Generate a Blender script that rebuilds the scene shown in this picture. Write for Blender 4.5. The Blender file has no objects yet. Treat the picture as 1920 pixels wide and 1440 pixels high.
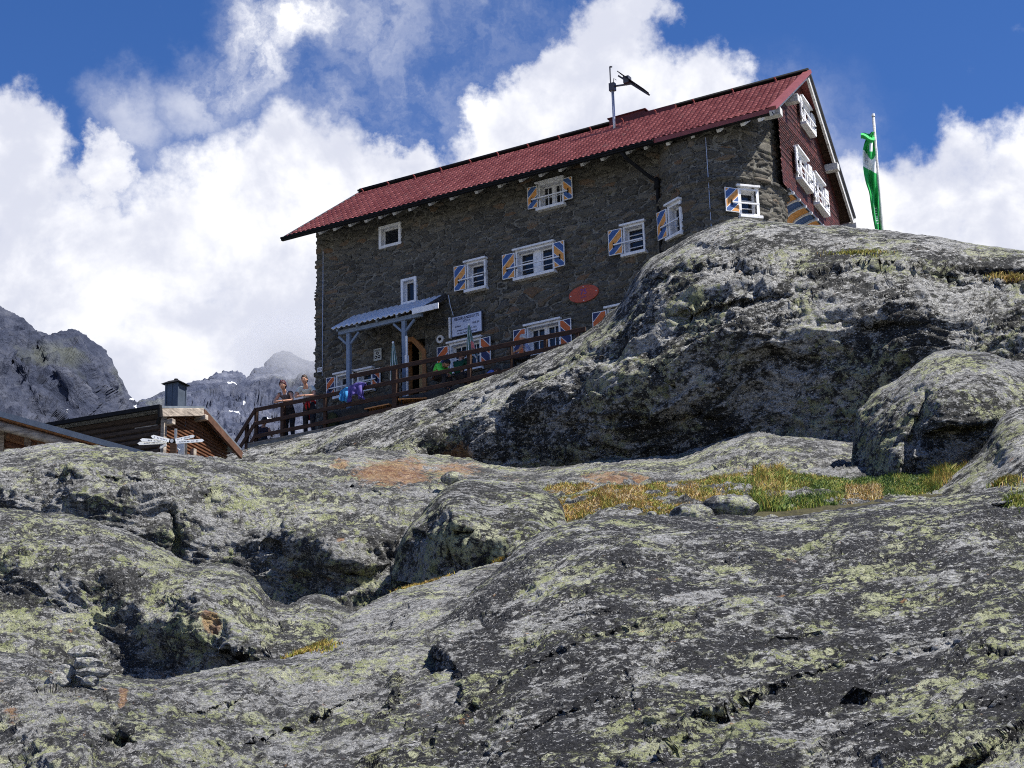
import bpy, bmesh, math, random
import numpy as np
from mathutils import Vector, Matrix
random.seed(7)
rng = np.random.default_rng(11)
scene = bpy.context.scene
COL = scene.collection
D2R = math.radians

# ------------------------------------------------------------------ camera
FPX = 3400.0
TH = math.atan(1030 / 3400.0)
ROLL = 0.03
cF = np.array([0, math.cos(TH), math.sin(TH)])
_R0 = np.array([1.0, 0, 0]); _U0 = np.array([0, -math.sin(TH), math.cos(TH)])
cR = _R0 * math.cos(ROLL) - _U0 * math.sin(ROLL)
cU = _U0 * math.cos(ROLL) + _R0 * math.sin(ROLL)
cam_d = bpy.data.cameras.new('camera'); cam = bpy.data.objects.new('camera', cam_d); COL.objects.link(cam)
cam_d.sensor_width = 36.0; cam_d.lens = 36.0 * FPX / 1920.0
cam_d.clip_start = 0.2; cam_d.clip_end = 30000
cam.matrix_world = Matrix(((cR[0], cU[0], -cF[0], 0), (cR[1], cU[1], -cF[1], 0), (cR[2], cU[2], -cF[2], 0), (0, 0, 0, 1)))
scene.camera = cam
scene.render.resolution_x = 1024; scene.render.resolution_y = 768
scene.view_settings.view_transform = 'Standard'
try: scene.view_settings.look = 'None'
except Exception: pass
scene.view_settings.gamma = 1.0
scene.view_settings.use_curve_mapping = False
scene.view_settings.exposure = 0.85
scene.cycles.use_denoising = False
scene.cycles.pixel_filter_type = 'BLACKMAN_HARRIS'; scene.cycles.filter_width = 1.05
try:
    scene.cycles.denoising_input_passes = 'RGB_ALBEDO_NORMAL'; scene.cycles.denoising_prefilter = 'ACCURATE'
except Exception: pass
scene.cycles.max_bounces = 5; scene.cycles.diffuse_bounces = 2; scene.cycles.volume_bounces = 0
scene.cycles.caustics_reflective = False; scene.cycles.caustics_refractive = False
scene.cycles.sample_clamp_indirect = 6.0

def ray(px, py):
    px = np.asarray(px, float)[..., None]; py = np.asarray(py, float)[..., None]
    return cF + (px - 960) / FPX * cR - (py - 720) / FPX * cU
def P(px, py, d):
    return ray(px, py) * np.asarray(d, float)[..., None]

# ------------------------------------------------------------------ sun and sky
SUN_EL = D2R(56); SUN_AZ = D2R(109)          # azimuth clockwise from +Y (view direction): sun to the right, a little behind the hut
sdir = np.array([math.cos(SUN_EL) * math.sin(SUN_AZ), math.cos(SUN_EL) * math.cos(SUN_AZ), math.sin(SUN_EL)])
sl = bpy.data.lights.new('sun', 'SUN'); so = bpy.data.objects.new('sun', sl); COL.objects.link(so)
sl.energy = 5.0; sl.angle = D2R(0.53); sl.color = (1.0, 0.965, 0.90)
so.rotation_euler = Vector(sdir).to_track_quat('Z', 'Y').to_euler()
so.location = (60, 10, 80)

world = bpy.data.worlds.new("World"); scene.world = world; world.use_nodes = True
class NT:
    """tiny node-graph helper"""
    def __init__(s, tree): s.t = tree; s.n = tree.nodes; s.l = tree.links
    def new(s, typ, **kw):
        nd = s.n.new(typ)
        for k, v in kw.items(): setattr(nd, k, v)
        return nd
    def put(s, sock, v):
        if v is None: return
        if isinstance(v, bpy.types.NodeSocket): s.l.new(v, sock)
        elif isinstance(v, (tuple, list)) and sock.type == 'RGBA' and len(v) == 3: sock.default_value = (*v, 1)
        else: sock.default_value = v
    def math(s, op, a, b=None, c=None, clamp=False):
        nd = s.new('ShaderNodeMath', operation=op); nd.use_clamp = clamp
        s.put(nd.inputs[0], a); s.put(nd.inputs[1], b); s.put(nd.inputs[2], c)
        return nd.outputs[0]
    def vec(s, op, a, b=None, sc=None):
        nd = s.new('ShaderNodeVectorMath', operation=op)
        s.put(nd.inputs[0], a); s.put(nd.inputs[1], b)
        if sc is not None: s.put(nd.inputs['Scale'], sc)
        return nd.outputs['Value'] if op in ('LENGTH', 'DISTANCE', 'DOT_PRODUCT') else nd.outputs[0]
    def noise(s, v, scale, detail=4, rough=0.55, dist=0.0, color=False, lac=2.0):
        nd = s.new('ShaderNodeTexNoise'); s.put(nd.inputs['Vector'], v)
        nd.inputs['Scale'].default_value = scale; nd.inputs['Detail'].default_value = detail
        nd.inputs['Roughness'].default_value = rough; nd.inputs['Distortion'].default_value = dist
        nd.inputs['Lacunarity'].default_value = lac
        return nd.outputs['Color'] if color else nd.outputs['Fac']
    def vor(s, v, scale, feature='F1', out='Distance', rand=1.0):
        nd = s.new('ShaderNodeTexVoronoi', feature=feature); s.put(nd.inputs['Vector'], v)
        nd.inputs['Scale'].default_value = scale; nd.inputs['Randomness'].default_value = rand
        return nd.outputs[out]
    def mr(s, v, a, b, c=0.0, d=1.0, smooth=True):
        nd = s.new('ShaderNodeMapRange'); nd.interpolation_type = 'SMOOTHSTEP' if smooth else 'LINEAR'
        s.put(nd.inputs['Value'], v)
        for i, x in zip((1, 2, 3, 4), (a, b, c, d)): s.put(nd.inputs[i], x)
        return nd.outputs['Result']
    def mix(s, f, a, b, mode='MIX'):
        nd = s.new('ShaderNodeMix', data_type='RGBA', blend_type=mode)
        s.put(nd.inputs['Factor'], f); s.put(nd.inputs[6], a); s.put(nd.inputs[7], b)
        return nd.outputs[2]
    def ramp(s, f, stops):
        nd = s.new('ShaderNodeValToRGB'); s.put(nd.inputs[0], f)
        el = nd.color_ramp.elements
        while len(el) < len(stops): el.new(0.5)
        for e_, (p, c) in zip(el, stops): e_.position = p; e_.color = (*c, 1)
        return nd.outputs[0]
    def attr(s, name, out='Fac'):
        nd = s.new('ShaderNodeAttribute'); nd.attribute_name = name; return nd.outputs[out]

def build_world():
    g = NT(world.node_tree); g.n.clear()
    out = g.new('ShaderNodeOutputWorld'); bg = g.new('ShaderNodeBackground')
    sky = g.new('ShaderNodeTexSky', sky_type='NISHITA'); sky.sun_disc = False
    sky.sun_elevation = SUN_EL; sky.sun_rotation = SUN_AZ; sky.altitude = 2700; sky.air_density = 1.0; sky.dust_density = 0.3; sky.ozone_density = 3.0
    d = g.new('ShaderNodeTexCoord').outputs['Generated']
    # large and small warps give the cumulus edges their billows
    w1 = g.vec('SUBTRACT', g.noise(d, 16, 5, 0.6, color=True), (0.5, 0.5, 0.5))
    w2 = g.vec('SUBTRACT', g.noise(d, 50, 7, 0.68, color=True), (0.5, 0.5, 0.5))
    dw = g.vec('ADD', d, g.vec('ADD', g.vec('SCALE', w1, sc=0.055), g.vec('SCALE', w2, sc=0.028)))
    def blob(px, py, r, soft):
        c = ray(px, py); c = c / np.linalg.norm(c)
        dist = g.vec('DISTANCE', dw, tuple(c))
        rr = r / FPX
        return g.mr(dist, rr * (1 + soft), rr * (1 - soft), 0, 1)
    thick = [(20, 300, 100, .45), (-40, 480, 240, .3), (215, 300, 62, .5), (160, 470, 150, .35), (120, 620, 270, .3), (400, 560, 270, .3),
             (440, 400, 150, .6), (560, 330, 120, .75), (640, 480, 220, .35), (760, 330, 75, .5), (700, 420, 140, .35), (800, 600, 240, .3), (430, 780, 320, .3), (130, 850, 300, .3),
             (985, 235, 105, .4), (1060, 150, 85, .4), (1150, 90, 95, .5), (1205, 20, 60, .6), (1180, 230, 150, .35), (1330, 170, 75, .6), (1000, 330, 150, .4),
             (1700, 400, 120, .5), (1810, 330, 95, .5), (1930, 340, 120, .5), (1820, 500, 200, .35), (1600, 420, 110, .7), (2150, 420, 200, .4),
             (-300, 600, 380, .3), (2400, 500, 260, .4), (1300, 600, 280, .4), (1700, 700, 300, .4)]
    thin = [(480, 70, 75, .8, .75), (565, 35, 60, .8, .8), (440, 150, 60, .9, .6), (500, 110, 60, .8, .7), (370, 190, 60, .9, .4), (640, 230, 100, .9, .35), (800, 180, 90, .9, .30),
            (870, 110, 120, .9, .18), (700, 40, 120, .9, .3), (250, 230, 60, .9, .4), (1450, 350, 160, .9, .25), (930, 20, 120, .9, .2)]
    dens = None
    for b in thick:
        v = blob(*b); dens = v if dens is None else g.math('MAXIMUM', dens, v)
    dens2 = None
    for b in thin:
        v = g.math('MULTIPLY', blob(*b[:4]), b[4]); dens2 = v if dens2 is None else g.math('MAXIMUM', dens2, v)
    wisp = g.noise(dw, 20, 9, 0.62, dist=0.15)
    dens2 = g.math('MULTIPLY', dens2, g.mr(wisp, 0.36, 0.66, 0.15, 1.4))
    brk = g.noise(d, 40, 8, 0.62)
    dens = g.mr(g.math('ADD', dens, g.math('MULTIPLY', g.math('SUBTRACT', brk, 0.5), 1.2)), 0.15, 0.95, 0, 1)
    # clouds beyond the photographed part of the sky
    up = g.new('ShaderNodeSeparateXYZ'); g.l.new(d, up.inputs[0])
    behind = g.math('MULTIPLY', g.mr(g.noise(d, 2.4, 8, 0.6), 0.56, 0.68), g.mr(up.outputs['Y'], 0.80, 0.6, 0, 0.6))
    f = g.math('MAXIMUM', g.math('MAXIMUM', dens, dens2), behind, clamp=True)
    # thickness shading: bright rims, greyer bodies
    body = g.noise(d, 9, 6, 0.55, dist=0.4); fine = g.noise(d, 34, 6, 0.6)
    sh = g.mr(g.math('ADD', body, g.math('MULTIPLY', g.math('SUBTRACT', fine, 0.5), 0.35)), 0.38, 0.62, 0, 1)
    ccol = g.mix(sh, (0.66, 0.685, 0.79), (1.02, 1.02, 1.04))
    sc_ = g.vec('SCALE', ccol, sc=0.62 / 0.078)
    hsv = g.new('ShaderNodeHueSaturation'); hsv.inputs['Saturation'].default_value = 1.25; hsv.inputs['Value'].default_value = 1.0
    g.l.new(sky.outputs[0], hsv.inputs['Color'])
    blue = g.vec('MULTIPLY', hsv.outputs[0], (1.24, 0.98, 1.13))
    col = g.mix(f, blue, sc_)
    g.l.new(col, bg.inputs['Color']); bg.inputs['Strength'].default_value = 0.078
    g.l.new(bg.outputs[0], out.inputs['Surface'])
build_world()
try: world.cycles.sampling_method = 'MANUAL'; world.cycles.sample_map_resolution = 1024
except Exception: pass

# ------------------------------------------------------------------ object helpers
def tag(o, label=None, cat=None, group=None, kind=None):
    if label: o['label'] = label
    if cat: o['category'] = cat
    if group: o['group'] = group
    if kind: o['kind'] = kind
    return o
def empty(name, loc=(0, 0, 0), rot=0.0, parent=None):
    o = bpy.data.objects.new(name, None); COL.objects.link(o); o.location = loc; o.rotation_euler = (0, 0, rot)
    o.empty_display_size = 0.2
    if parent: o.parent = parent
    return o
def link(name, me, mats, parent=None, smooth=False):
    o = bpy.data.objects.new(name, me); COL.objects.link(o)
    if not isinstance(mats, (list, tuple)): mats = [mats]
    if len(me.materials) == 0:
        for m in mats: me.materials.append(m)
    if parent: o.parent = parent
    if smooth: me.polygons.foreach_set('use_smooth', [True] * len(me.polygons))
    return o
class MB:
    """collects shapes into one mesh; xf maps local points to the mesh's own space"""
    def __init__(s, xf=None): s.v = []; s.f = []; s.m = []; s.xf = xf
    def pts(s, ps):
        b = len(s.v)
        for p in ps: s.v.append(tuple(s.xf(*p)) if s.xf else tuple(p))
        return b
    def face(s, idx, m=0): s.f.append(tuple(idx)); s.m.append(m)
    def box(s, a, b, m=0):
        (x0, y0, z0), (x1, y1, z1) = a, b
        k = s.pts([(x0, y0, z0), (x1, y0, z0), (x1, y1, z0), (x0, y1, z0), (x0, y0, z1), (x1, y0, z1), (x1, y1, z1), (x0, y1, z1)])
        for q in ((0, 3, 2, 1), (4, 5, 6, 7), (0, 1, 5, 4), (1, 2, 6, 5), (2, 3, 7, 6), (3, 0, 4, 7)): s.face([k + i for i in q], m)
        return s
    def prism(s, poly, z0, z1, m=0, axis=1):
        """poly in the two other axes, extruded along axis"""
        def mk(p, t):
            if axis == 1: return (p[0], t, p[1])
            if axis == 0: return (t, p[0], p[1])
            return (p[0], p[1], t)
        n = len(poly); a = s.pts([mk(p, z0) for p in poly]); b = s.pts([mk(p, z1) for p in poly])
        s.face(list(range(a, a + n)), m); s.face(list(range(b + n - 1, b - 1, -1)), m)
        for i in range(n): j = (i + 1) % n; s.face([a + i, b + i, b + j, a + j], m)
        return s
    def bar(s, p, q, w, h, m=0, up=(0, 0, 1)):
        p = Vector(p); q = Vector(q); d = (q - p).normalized(); u = Vector(up)
        r = d.cross(u); r = (r if r.length > 1e-4 else d.cross(Vector((1, 0, 0)))).normalized(); t = r.cross(d).normalized()
        k = s.pts([c + r * (w / 2 * i) + t * (h / 2 * j) for c in (p, q) for i, j in ((-1, -1), (1, -1), (1, 1), (-1, 1))])
        for f_ in ((0, 1, 2, 3), (7, 6, 5, 4), (0, 4, 5, 1), (1, 5, 6, 2), (2, 6, 7, 3), (3, 7, 4, 0)): s.face([k + i for i in f_], m)
        return s
    def tube(s, pts, rad, n=10, m=0, cap=True):
        pts = [Vector(p) for p in pts]
        if not isinstance(rad, (list, tuple)): rad = [rad] * len(pts)
        rings = []
        prev = None
        for i, p in enumerate(pts):
            d = (pts[min(i + 1, len(pts) - 1)] - pts[max(i - 1, 0)]).normalized()
            a = prev if prev is not None else (Vector((0, 0, 1)) if abs(d.z) < 0.9 else Vector((1, 0, 0)))
            a = (a - d * a.dot(d)).normalized(); b = d.cross(a); prev = a
            rings.append(s.pts([p + (a * math.cos(t) + b * math.sin(t)) * rad[i] for t in [2 * math.pi * k / n for k in range(n)]]))
        for r0, r1 in zip(rings, rings[1:]):
            for k in range(n): s.face([r0 + k, r0 + (k + 1) % n, r1 + (k + 1) % n, r1 + k], m)
        if cap: s.face([rings[0] + k for k in range(n)][::-1], m); s.face([rings[-1] + k for k in range(n)], m)
        return s
    def build(s, name, mats, parent=None, smooth=False, bevel=0.0):
        me = bpy.data.meshes.new(name); me.from_pydata([tuple(map(float, v)) for v in s.v], [], s.f)
        if not isinstance(mats, (list, tuple)): mats = [mats]
        for m in mats: me.materials.append(m)
        me.polygons.foreach_set('material_index', s.m)
        bm = bmesh.new(); bm.from_mesh(me); bmesh.ops.recalc_face_normals(bm, faces=bm.faces); 
        if bevel > 0:
            try: bmesh.ops.bevel(bm, geom=list(bm.edges), offset=bevel, segments=1, affect='EDGES', profile=0.5, clamp_overlap=True)
            except Exception: pass
        bm.to_mesh(me); bm.free()
        return link(name, me, mats, parent, smooth)

def grid_mesh(name, V, mats, parent=None, attrs=None, smooth=True, keep=None, flip=False, wrap=False):
    """V: (rows, cols, 3)"""
    nr, nc = V.shape[:2]
    idx = np.arange(nr * nc).reshape(nr, nc)
    a, b, c, d = idx[:-1, :-1], idx[:-1, 1:], idx[1:, 1:], idx[1:, :-1]
    q = np.stack([a, b, c, d] if not flip else [a, d, c, b], -1).reshape(-1, 4)
    if keep is not None: q = q[keep.reshape(-1)]
    me = bpy.data.meshes.new(name)
    me.vertices.add(nr * nc); me.vertices.foreach_set('co', V.reshape(-1).astype(np.float32))
    me.loops.add(q.size); me.loops.foreach_set('vertex_index', q.reshape(-1).astype(np.int32))
    me.polygons.add(len(q)); me.polygons.foreach_set('loop_start', (np.arange(len(q)) * 4).astype(np.int32))
    try: me.polygons.foreach_set('loop_total', np.full(len(q), 4, np.int32))
    except Exception: pass
    me.update(calc_edges=True)
    if smooth: me.polygons.foreach_set('use_smooth', np.ones(len(q), bool))
    for k, arr in (attrs or {}).items():
        at = me.attributes.new(k, 'FLOAT', 'POINT'); at.data.foreach_set('value', arr.reshape(-1).astype(np.float32))
    me.validate()
    return link(name, me, mats, parent)

# ------------------------------------------------------------------ numpy noise
def _h(ix, iy, iz, seed):
    h = (ix.astype(np.int64) * 374761393 + iy.astype(np.int64) * 668265263 + iz.astype(np.int64) * 1274126177 + seed * 974711) & 0xffffffff
    h = ((h ^ (h >> 13)) * 1274126177) & 0xffffffff
    h = ((h ^ (h >> 16)) * 2246822519) & 0xffffffff
    return ((h ^ (h >> 15)) & 0xffffff) / 8388607.5 - 1.0
def vnoise(p, seed=0):
    i = np.floor(p).astype(np.int64); f = p - i; u = f * f * f * (f * (f * 6 - 15) + 10)
    x, y, z = i[..., 0], i[..., 1], i[..., 2]; ux, uy, uz = u[..., 0], u[..., 1], u[..., 2]
    r = 0
    for dz in (0, 1):
        wz = uz if dz else 1 - uz
        for dy in (0, 1):
            wy = uy if dy else 1 - uy
            r = r + wz * wy * (_h(x, y + dy, z + dz, seed) * (1 - ux) + _h(x + 1, y + dy, z + dz, seed) * ux)
    return r
_ROT = np.array([[0.80, 0.36, -0.48], [-0.48, 0.86, -0.16], [0.36, 0.36, 0.86]])
def fbm(p, oct=4, gain=0.5, seed=0, ridged=False):
    a = 1.0; s = 0; t = 0; q = p
    for k in range(oct):
        v = vnoise(q, seed + k * 17)
        if ridged: v = 1 - 2 * np.abs(v) ** 0.8
        s = s + a * v; t += a; a *= gain; q = (q * 2.03) @ _ROT.T + 13.7
    return s / t
def smooth01(x): x = np.clip(x, 0, 1); return x * x * (3 - 2 * x)
# ------------------------------------------------------------------ materials
def new_mat(name):
    m = bpy.data.materials.new(name); m.use_nodes = True
    g = NT(m.node_tree); g.n.clear()
    out = g.new('ShaderNodeOutputMaterial'); b = g.new('ShaderNodeBsdfPrincipled'); g.l.new(b.outputs[0], out.inputs[0])
    b.inputs['Roughness'].default_value = 0.85; b.inputs['Specular IOR Level'].default_value = 0.3
    return m, g, b
def bump(g, b, h, strength, dist):
    bp = g.new('ShaderNodeBump'); bp.inputs['Strength'].default_value = strength; bp.inputs['Distance'].default_value = dist
    g.l.new(h, bp.inputs['Height']); g.l.new(bp.outputs[0], b.inputs['Normal'])
_simple = {}
def simple(name, col, rough=0.7, var=0.15, scale=6.0, metal=0.0, spec=0.3, stretch=(1, 1, 1), bumpd=0.0, dirt=None):
    if name in _simple: return _simple[name]
    m, g, b = new_mat(name)
    tc = g.new('ShaderNodeTexCoord').outputs['Object']
    v = g.vec('MULTIPLY', tc, stretch)
    nz = g.noise(v, scale, 6, 0.62)
    lo = tuple(c * (1 - var) for c in col); hi = tuple(min(1, c * (1 + var)) for c in col)
    c = g.mix(g.mr(nz, 0.3, 0.7), lo, hi)
    if dirt: c = g.mix(g.mr(g.noise(v, scale * 0.6, 7, 0.7), 0.52, 0.68, 0, 0.75), c, dirt)
    g.put(b.inputs['Base Color'], c); b.inputs['Roughness'].default_value = rough; b.inputs['Metallic'].default_value = metal
    b.inputs['Specular IOR Level'].default_value = spec
    if bumpd: bump(g, b, nz, 0.6, bumpd)
    _simple[name] = m
    return m

def rock_mat(name, unit, along, dark=(0.075, 0.075, 0.078), pale=(0.30, 0.297, 0.29), cov=0.5, lich=0.5, lichcol=(0.52, 0.56, 0.27), rot=0.0):
    """lichen-speckled schist. unit = metres of the smallest flecks; along = direction of the foliation"""
    m, g, b = new_mat(name)
    tc = g.new('ShaderNodeTexCoord').outputs['Object']
    a = Vector(along).normalized(); s1 = a.cross(Vector((0, 0, 1))).normalized(); s2 = a.cross(s1).normalized()
    k = 1.0 / unit
    cb = g.new('ShaderNodeCombineXYZ')
    g.l.new(g.vec('DOT_PRODUCT', tc, tuple(a * (k * 0.52))), cb.inputs[0]); g.l.new(g.vec('DOT_PRODUCT', tc, tuple(s1 * (k * 0.8))), cb.inputs[1]); g.l.new(g.vec('DOT_PRODUCT', tc, tuple(s2 * k)), cb.inputs[2])
    q = cb.outputs[0]
    iso = g.vec('SCALE', tc, sc=k)
    big = g.noise(iso, 0.035, 5, 0.6)                    # broad areas with more or less crust
    mid = g.noise(iso, 0.16, 5, 0.6)
    st = g.noise(q, 0.32, 10, 0.78, dist=0.2)             # foliated flecks
    sp = g.noise(iso, 0.9, 4, 0.7)
    thr = g.math('ADD', st, g.math('ADD', g.math('MULTIPLY', g.math('SUBTRACT', mid, 0.5), 0.34), g.math('ADD', g.math('MULTIPLY', g.math('SUBTRACT', big, 0.5), 0.8), g.math('MULTIPLY', g.math('SUBTRACT', sp, 0.5), 0.10))))
    o = 0.5 - (cov - 0.5) * 0.28
    t1 = g.mr(thr, o - 0.030, o + 0.045)
    tone = g.noise(q, 0.8, 4, 0.65)
    cd = g.mix(g.mr(tone, 0.35, 0.65), tuple(c * 0.55 for c in dark), tuple(c * 1.6 for c in dark))
    cp = g.mix(g.mr(g.noise(q, 0.55, 5, 0.7), 0.36, 0.64), tuple(c * 0.50 for c in pale), tuple(min(1, c * 1.55) for c in pale))
    c = g.mix(t1, cd, cp)
    # grains: white and black specks a few millimetres across
    g1 = g.noise(q, 1.05, 3, 0.8); g2 = g.noise(g.vec('ADD', q, (31, 7, 5)), 0.8, 4, 0.8)
    c = g.mix(g.mr(g.math('ADD', g1, g.math('MULTIPLY', t1, 0.06)), 0.585, 0.645, 0, 0.95), c, tuple(min(1, x * 1.95) for x in pale))
    c = g.mix(g.mr(g2, 0.57, 0.63, 0, 0.88), c, tuple(x * 0.30 for x in dark))
    # black crust specks
    c = g.mix(g.mr(g.noise(iso, 0.42, 6, 0.7), 0.58, 0.66, 0, 0.8), c, tuple(x * 0.35 for x in dark))
    # pale discs
    vd = g.vor(g.vec('ADD', iso, g.vec('SCALE', g.noise(iso, 0.5, 3, 0.6, color=True), sc=1.6)), 0.22)
    c = g.mix(g.math('MULTIPLY', g.mr(vd, 0.26, 0.20), g.mr(g.noise(iso, 0.11, 3), 0.47, 0.56, 0, 0.75)), c, tuple(min(1, x * 1.45) for x in pale))
    # map lichen: crusts of several sizes, cracked and eaten at the rim
    warp = g.vec('SCALE', g.noise(iso, 0.30, 5, 0.7, color=True), sc=4.2); lv = g.vec('ADD', iso, warp)
    ln = g.noise(iso, 0.030, 5, 0.6); le = g.noise(iso, 0.55, 6, 0.78)
    lo = 0.64 - lich * 0.18
    reg = g.math('ADD', ln, g.math('MULTIPLY', g.math('SUBTRACT', mid, 0.5), 0.25))
    lm = None
    for sc_, o_ in ((0.05, 0.045), (0.12, 0.0), (0.27, -0.045)):
        vo = g.vor(g.vec('ADD', lv, (o_ * 900, 3, 5)), sc_)
        x_ = g.math('MULTIPLY', g.mr(g.math('ADD', vo, g.math('MULTIPLY', g.math('SUBTRACT', le, 0.5), 0.9)), 0.42, 0.37), g.mr(reg, lo + o_, lo + o_ + 0.05))
        lm = x_ if lm is None else g.math('MAXIMUM', lm, x_)
    lm = g.math('MULTIPLY', lm, g.mr(g.noise(iso, 0.8, 4, 0.8), 0.42, 0.48, 0.0, 1.0))
    l2 = g.math('MULTIPLY', g.mr(g.noise(q, 0.26, 9, 0.82, dist=0.4), 0.54, 0.59), g.mr(reg, lo - 0.13, lo + 0.05, 0, 0.70))
    lc = g.mix(g.mr(g.noise(iso, 0.09, 4, 0.7), 0.38, 0.62), tuple(x * 0.72 for x in lichcol), (min(1, lichcol[0] * 1.15), lichcol[1] * 1.08, lichcol[2] * 1.5))
    c = g.mix(g.math('MAXIMUM', lm, l2), c, lc)
    # rust (stored on the mesh where the photographed rock is stained)
    ru = g.attr('rust'); rn = g.noise(iso, 0.16, 7, 0.72)
    rm = g.mr(g.math('ADD', ru, g.math('MULTIPLY', g.math('SUBTRACT', rn, 0.5), 1.9)), 0.46, 0.80, 0, 0.70)
    rc = g.mix(g.mr(g.noise(q, 0.3, 5, 0.7), 0.35, 0.65), (0.26, 0.11, 0.06), (0.60, 0.36, 0.17))
    rm2 = g.math('MULTIPLY', g.mr(g.noise(iso, 0.13, 6, 0.7), 0.66, 0.71), 0.7)
    c = g.mix(g.math('MAXIMUM', g.math('MULTIPLY', rm, g.mr(ru, 0.02, 0.1)), rm2), c, rc)
    g.put(b.inputs['Base Color'], c)
    b.inputs['Roughness'].default_value = 0.88; b.inputs['Specular IOR Level'].default_value = 0.22
    h = g.math('ADD', g.math('MULTIPLY', st, 1.0), g.math('ADD', g.math('MULTIPLY', g.noise(iso, 0.75, 6, 0.75), 0.75), g.math('MULTIPLY', t1, 0.07)))
    bump(g, b, h, 1.0, unit * 5.5)
    return m

# ------------------------------------------------------------------ rock sheets
def interp_curve(pts, x):
    pts = np.array(pts, float); xs, ys = pts[:, 0], pts[:, 1]
    # monotone-ish cubic (Catmull) interpolation
    m = np.gradient(ys, xs)
    i = np.clip(np.searchsorted(xs, x) - 1, 0, len(xs) - 2)
    h = xs[i + 1] - xs[i]; t = np.clip((x - xs[i]) / h, 0, 1)
    return ((2 * t**3 - 3 * t**2 + 1) * ys[i] + (t**3 - 2 * t**2 + t) * h * m[i] + (-2 * t**3 + 3 * t**2) * ys[i + 1] + (t**3 - t**2) * h * m[i + 1])
class Depth:
    def __init__(s, pts, lam=0.02):
        s.p = np.array(pts, float); X = s.p[:, :2] / 300.0; n = len(X)
        D = np.linalg.norm(X[:, None] - X[None], axis=-1)
        A = np.zeros((n + 3, n + 3)); A[:n, :n] = s.k(D) + lam * np.eye(n) * 0.05
        A[:n, n] = 1; A[:n, n + 1:] = X; A[n, :n] = 1; A[n + 1:, :n] = X.T
        s.w = np.linalg.solve(A, np.r_[np.log(s.p[:, 2]), 0, 0, 0]); s.X = X
    def k(s, r): return r ** 1.5 * 0 + r * r * np.log(r + 1e-6) * 0.35 + r * 0.0 if False else r ** 1.6
    def __call__(s, px, py):
        x = np.stack([px, py], -1) / 300.0; sh = x.shape[:-1]; x = x.reshape(-1, 2); out = np.empty(len(x))
        for a in range(0, len(x), 40000):
            y = x[a:a + 40000]; D = np.linalg.norm(y[:, None] - s.X[None], axis=-1)
            out[a:a + 40000] = s.k(D) @ s.w[:-3] + s.w[-3] + y @ s.w[-2:]
        return np.exp(out).reshape(sh)
class Sheet:
    """a rock face: outline (crest) and depths give real 3-D points; the surface rolls over behind its crest"""
    def __init__(s, x0, x1, top, bottom, depth, round_px=40, round_m=1.0, feats=(), wob=3.0, seed=0):
        s.x0, s.x1 = x0, x1; s.top = top; s.bot = bottom; s.D = Depth(depth); s.rp = round_px; s.rm = round_m; s.feats = feats; s.wob = wob; s.seed = seed
    near = .45; nearpx = 60.0
    def ytop(s, x):
        y = interp_curve(s.top, x)
        q = np.stack([x / 60.0, np.zeros_like(x) + s.seed, np.zeros_like(x)], -1)
        return y + s.wob * fbm(q, 4, 0.55, s.seed)
    def depth(s, px, py, yt=None):
        if yt is None: yt = s.ytop(px)
        d = s.D(px, py)
        q = np.clip(1 - (py - yt) / s.rp, 0, 1)
        d = d + s.rm * (1 - np.sqrt(np.clip(1 - q * q, 0, 1)))
        for ft in s.feats: d = d + ft(px, py)
        return d
    def pos(s, px, py): return P(px, py, s.depth(px, py))
    def mesh(s, name, mat, step=3.0, disp=None, rust=(), back=9.0, drop=0.10, rows=None):
        nx = int((s.x1 - s.x0) / step); xs = np.linspace(s.x0, s.x1, nx)
        yt = s.ytop(xs); yb = interp_curve(s.bot, xs); yb = np.maximum(yb, yt + 8)
        nr = rows or int(np.max(yb - yt) / step)
        t = np.linspace(0, 1, nr) ** 1.12                      # finer near the crest
        py = yt[None] + (yb - yt)[None] * t[:, None]; px = np.repeat(xs[None], nr, 0)
        dep = s.depth(px, py, yt[None]); V = P(px, py, dep)
        # rollover behind the crest
        crest = V[0]; hd = crest.copy(); sl = hd[:, 2] / np.linalg.norm(hd[:, :2], axis=1); hd[:, 2] = 0; hd /= np.linalg.norm(hd, axis=1)[:, None]
        ks = np.array([0.03, 0.08, 0.16, 0.27, 0.4, 0.6, 0.85, 1.2, 1.6, 2.2, 3.0, 4.0, 5.4, 7, 9.0]); ks = ks[ks <= back]
        B = []
        for k in ks[::-1]:
            p = crest + hd * k; p[:, 2] += sl * k - drop * k * k; B.append(p)
        V = np.concatenate([np.array(B), V], 0)
        PX = np.concatenate([np.repeat(xs[None], len(ks), 0), px], 0); PY = np.concatenate([np.repeat(yt[None], len(ks), 0), py], 0)
        du = np.gradient(V, axis=1); dv = np.gradient(V, axis=0); N = np.cross(du, dv); N /= (np.linalg.norm(N, axis=-1, keepdims=True) + 1e-9)
        flipm = (N * V).sum(-1).mean() > 0
        if flipm: N = -N
        if disp is not None: V = V + N * (disp(V, PX, PY) * (s.near + (1 - s.near) * smooth01((PY - yt[None]) / s.nearpx)))[..., None]
        ra = np.zeros(PX.shape)
        for (rx, ry, w, h, a) in rust: ra = np.maximum(ra, a * np.exp(-((PX - rx) / w) ** 2 - ((PY - ry) / h) ** 2))
        s.V = V; s.meta = (xs, yt, yb, nr, len(ks))
        o = grid_mesh(name, V, mat, attrs={'rust': ra}, flip=not flipm)
        return o
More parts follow.
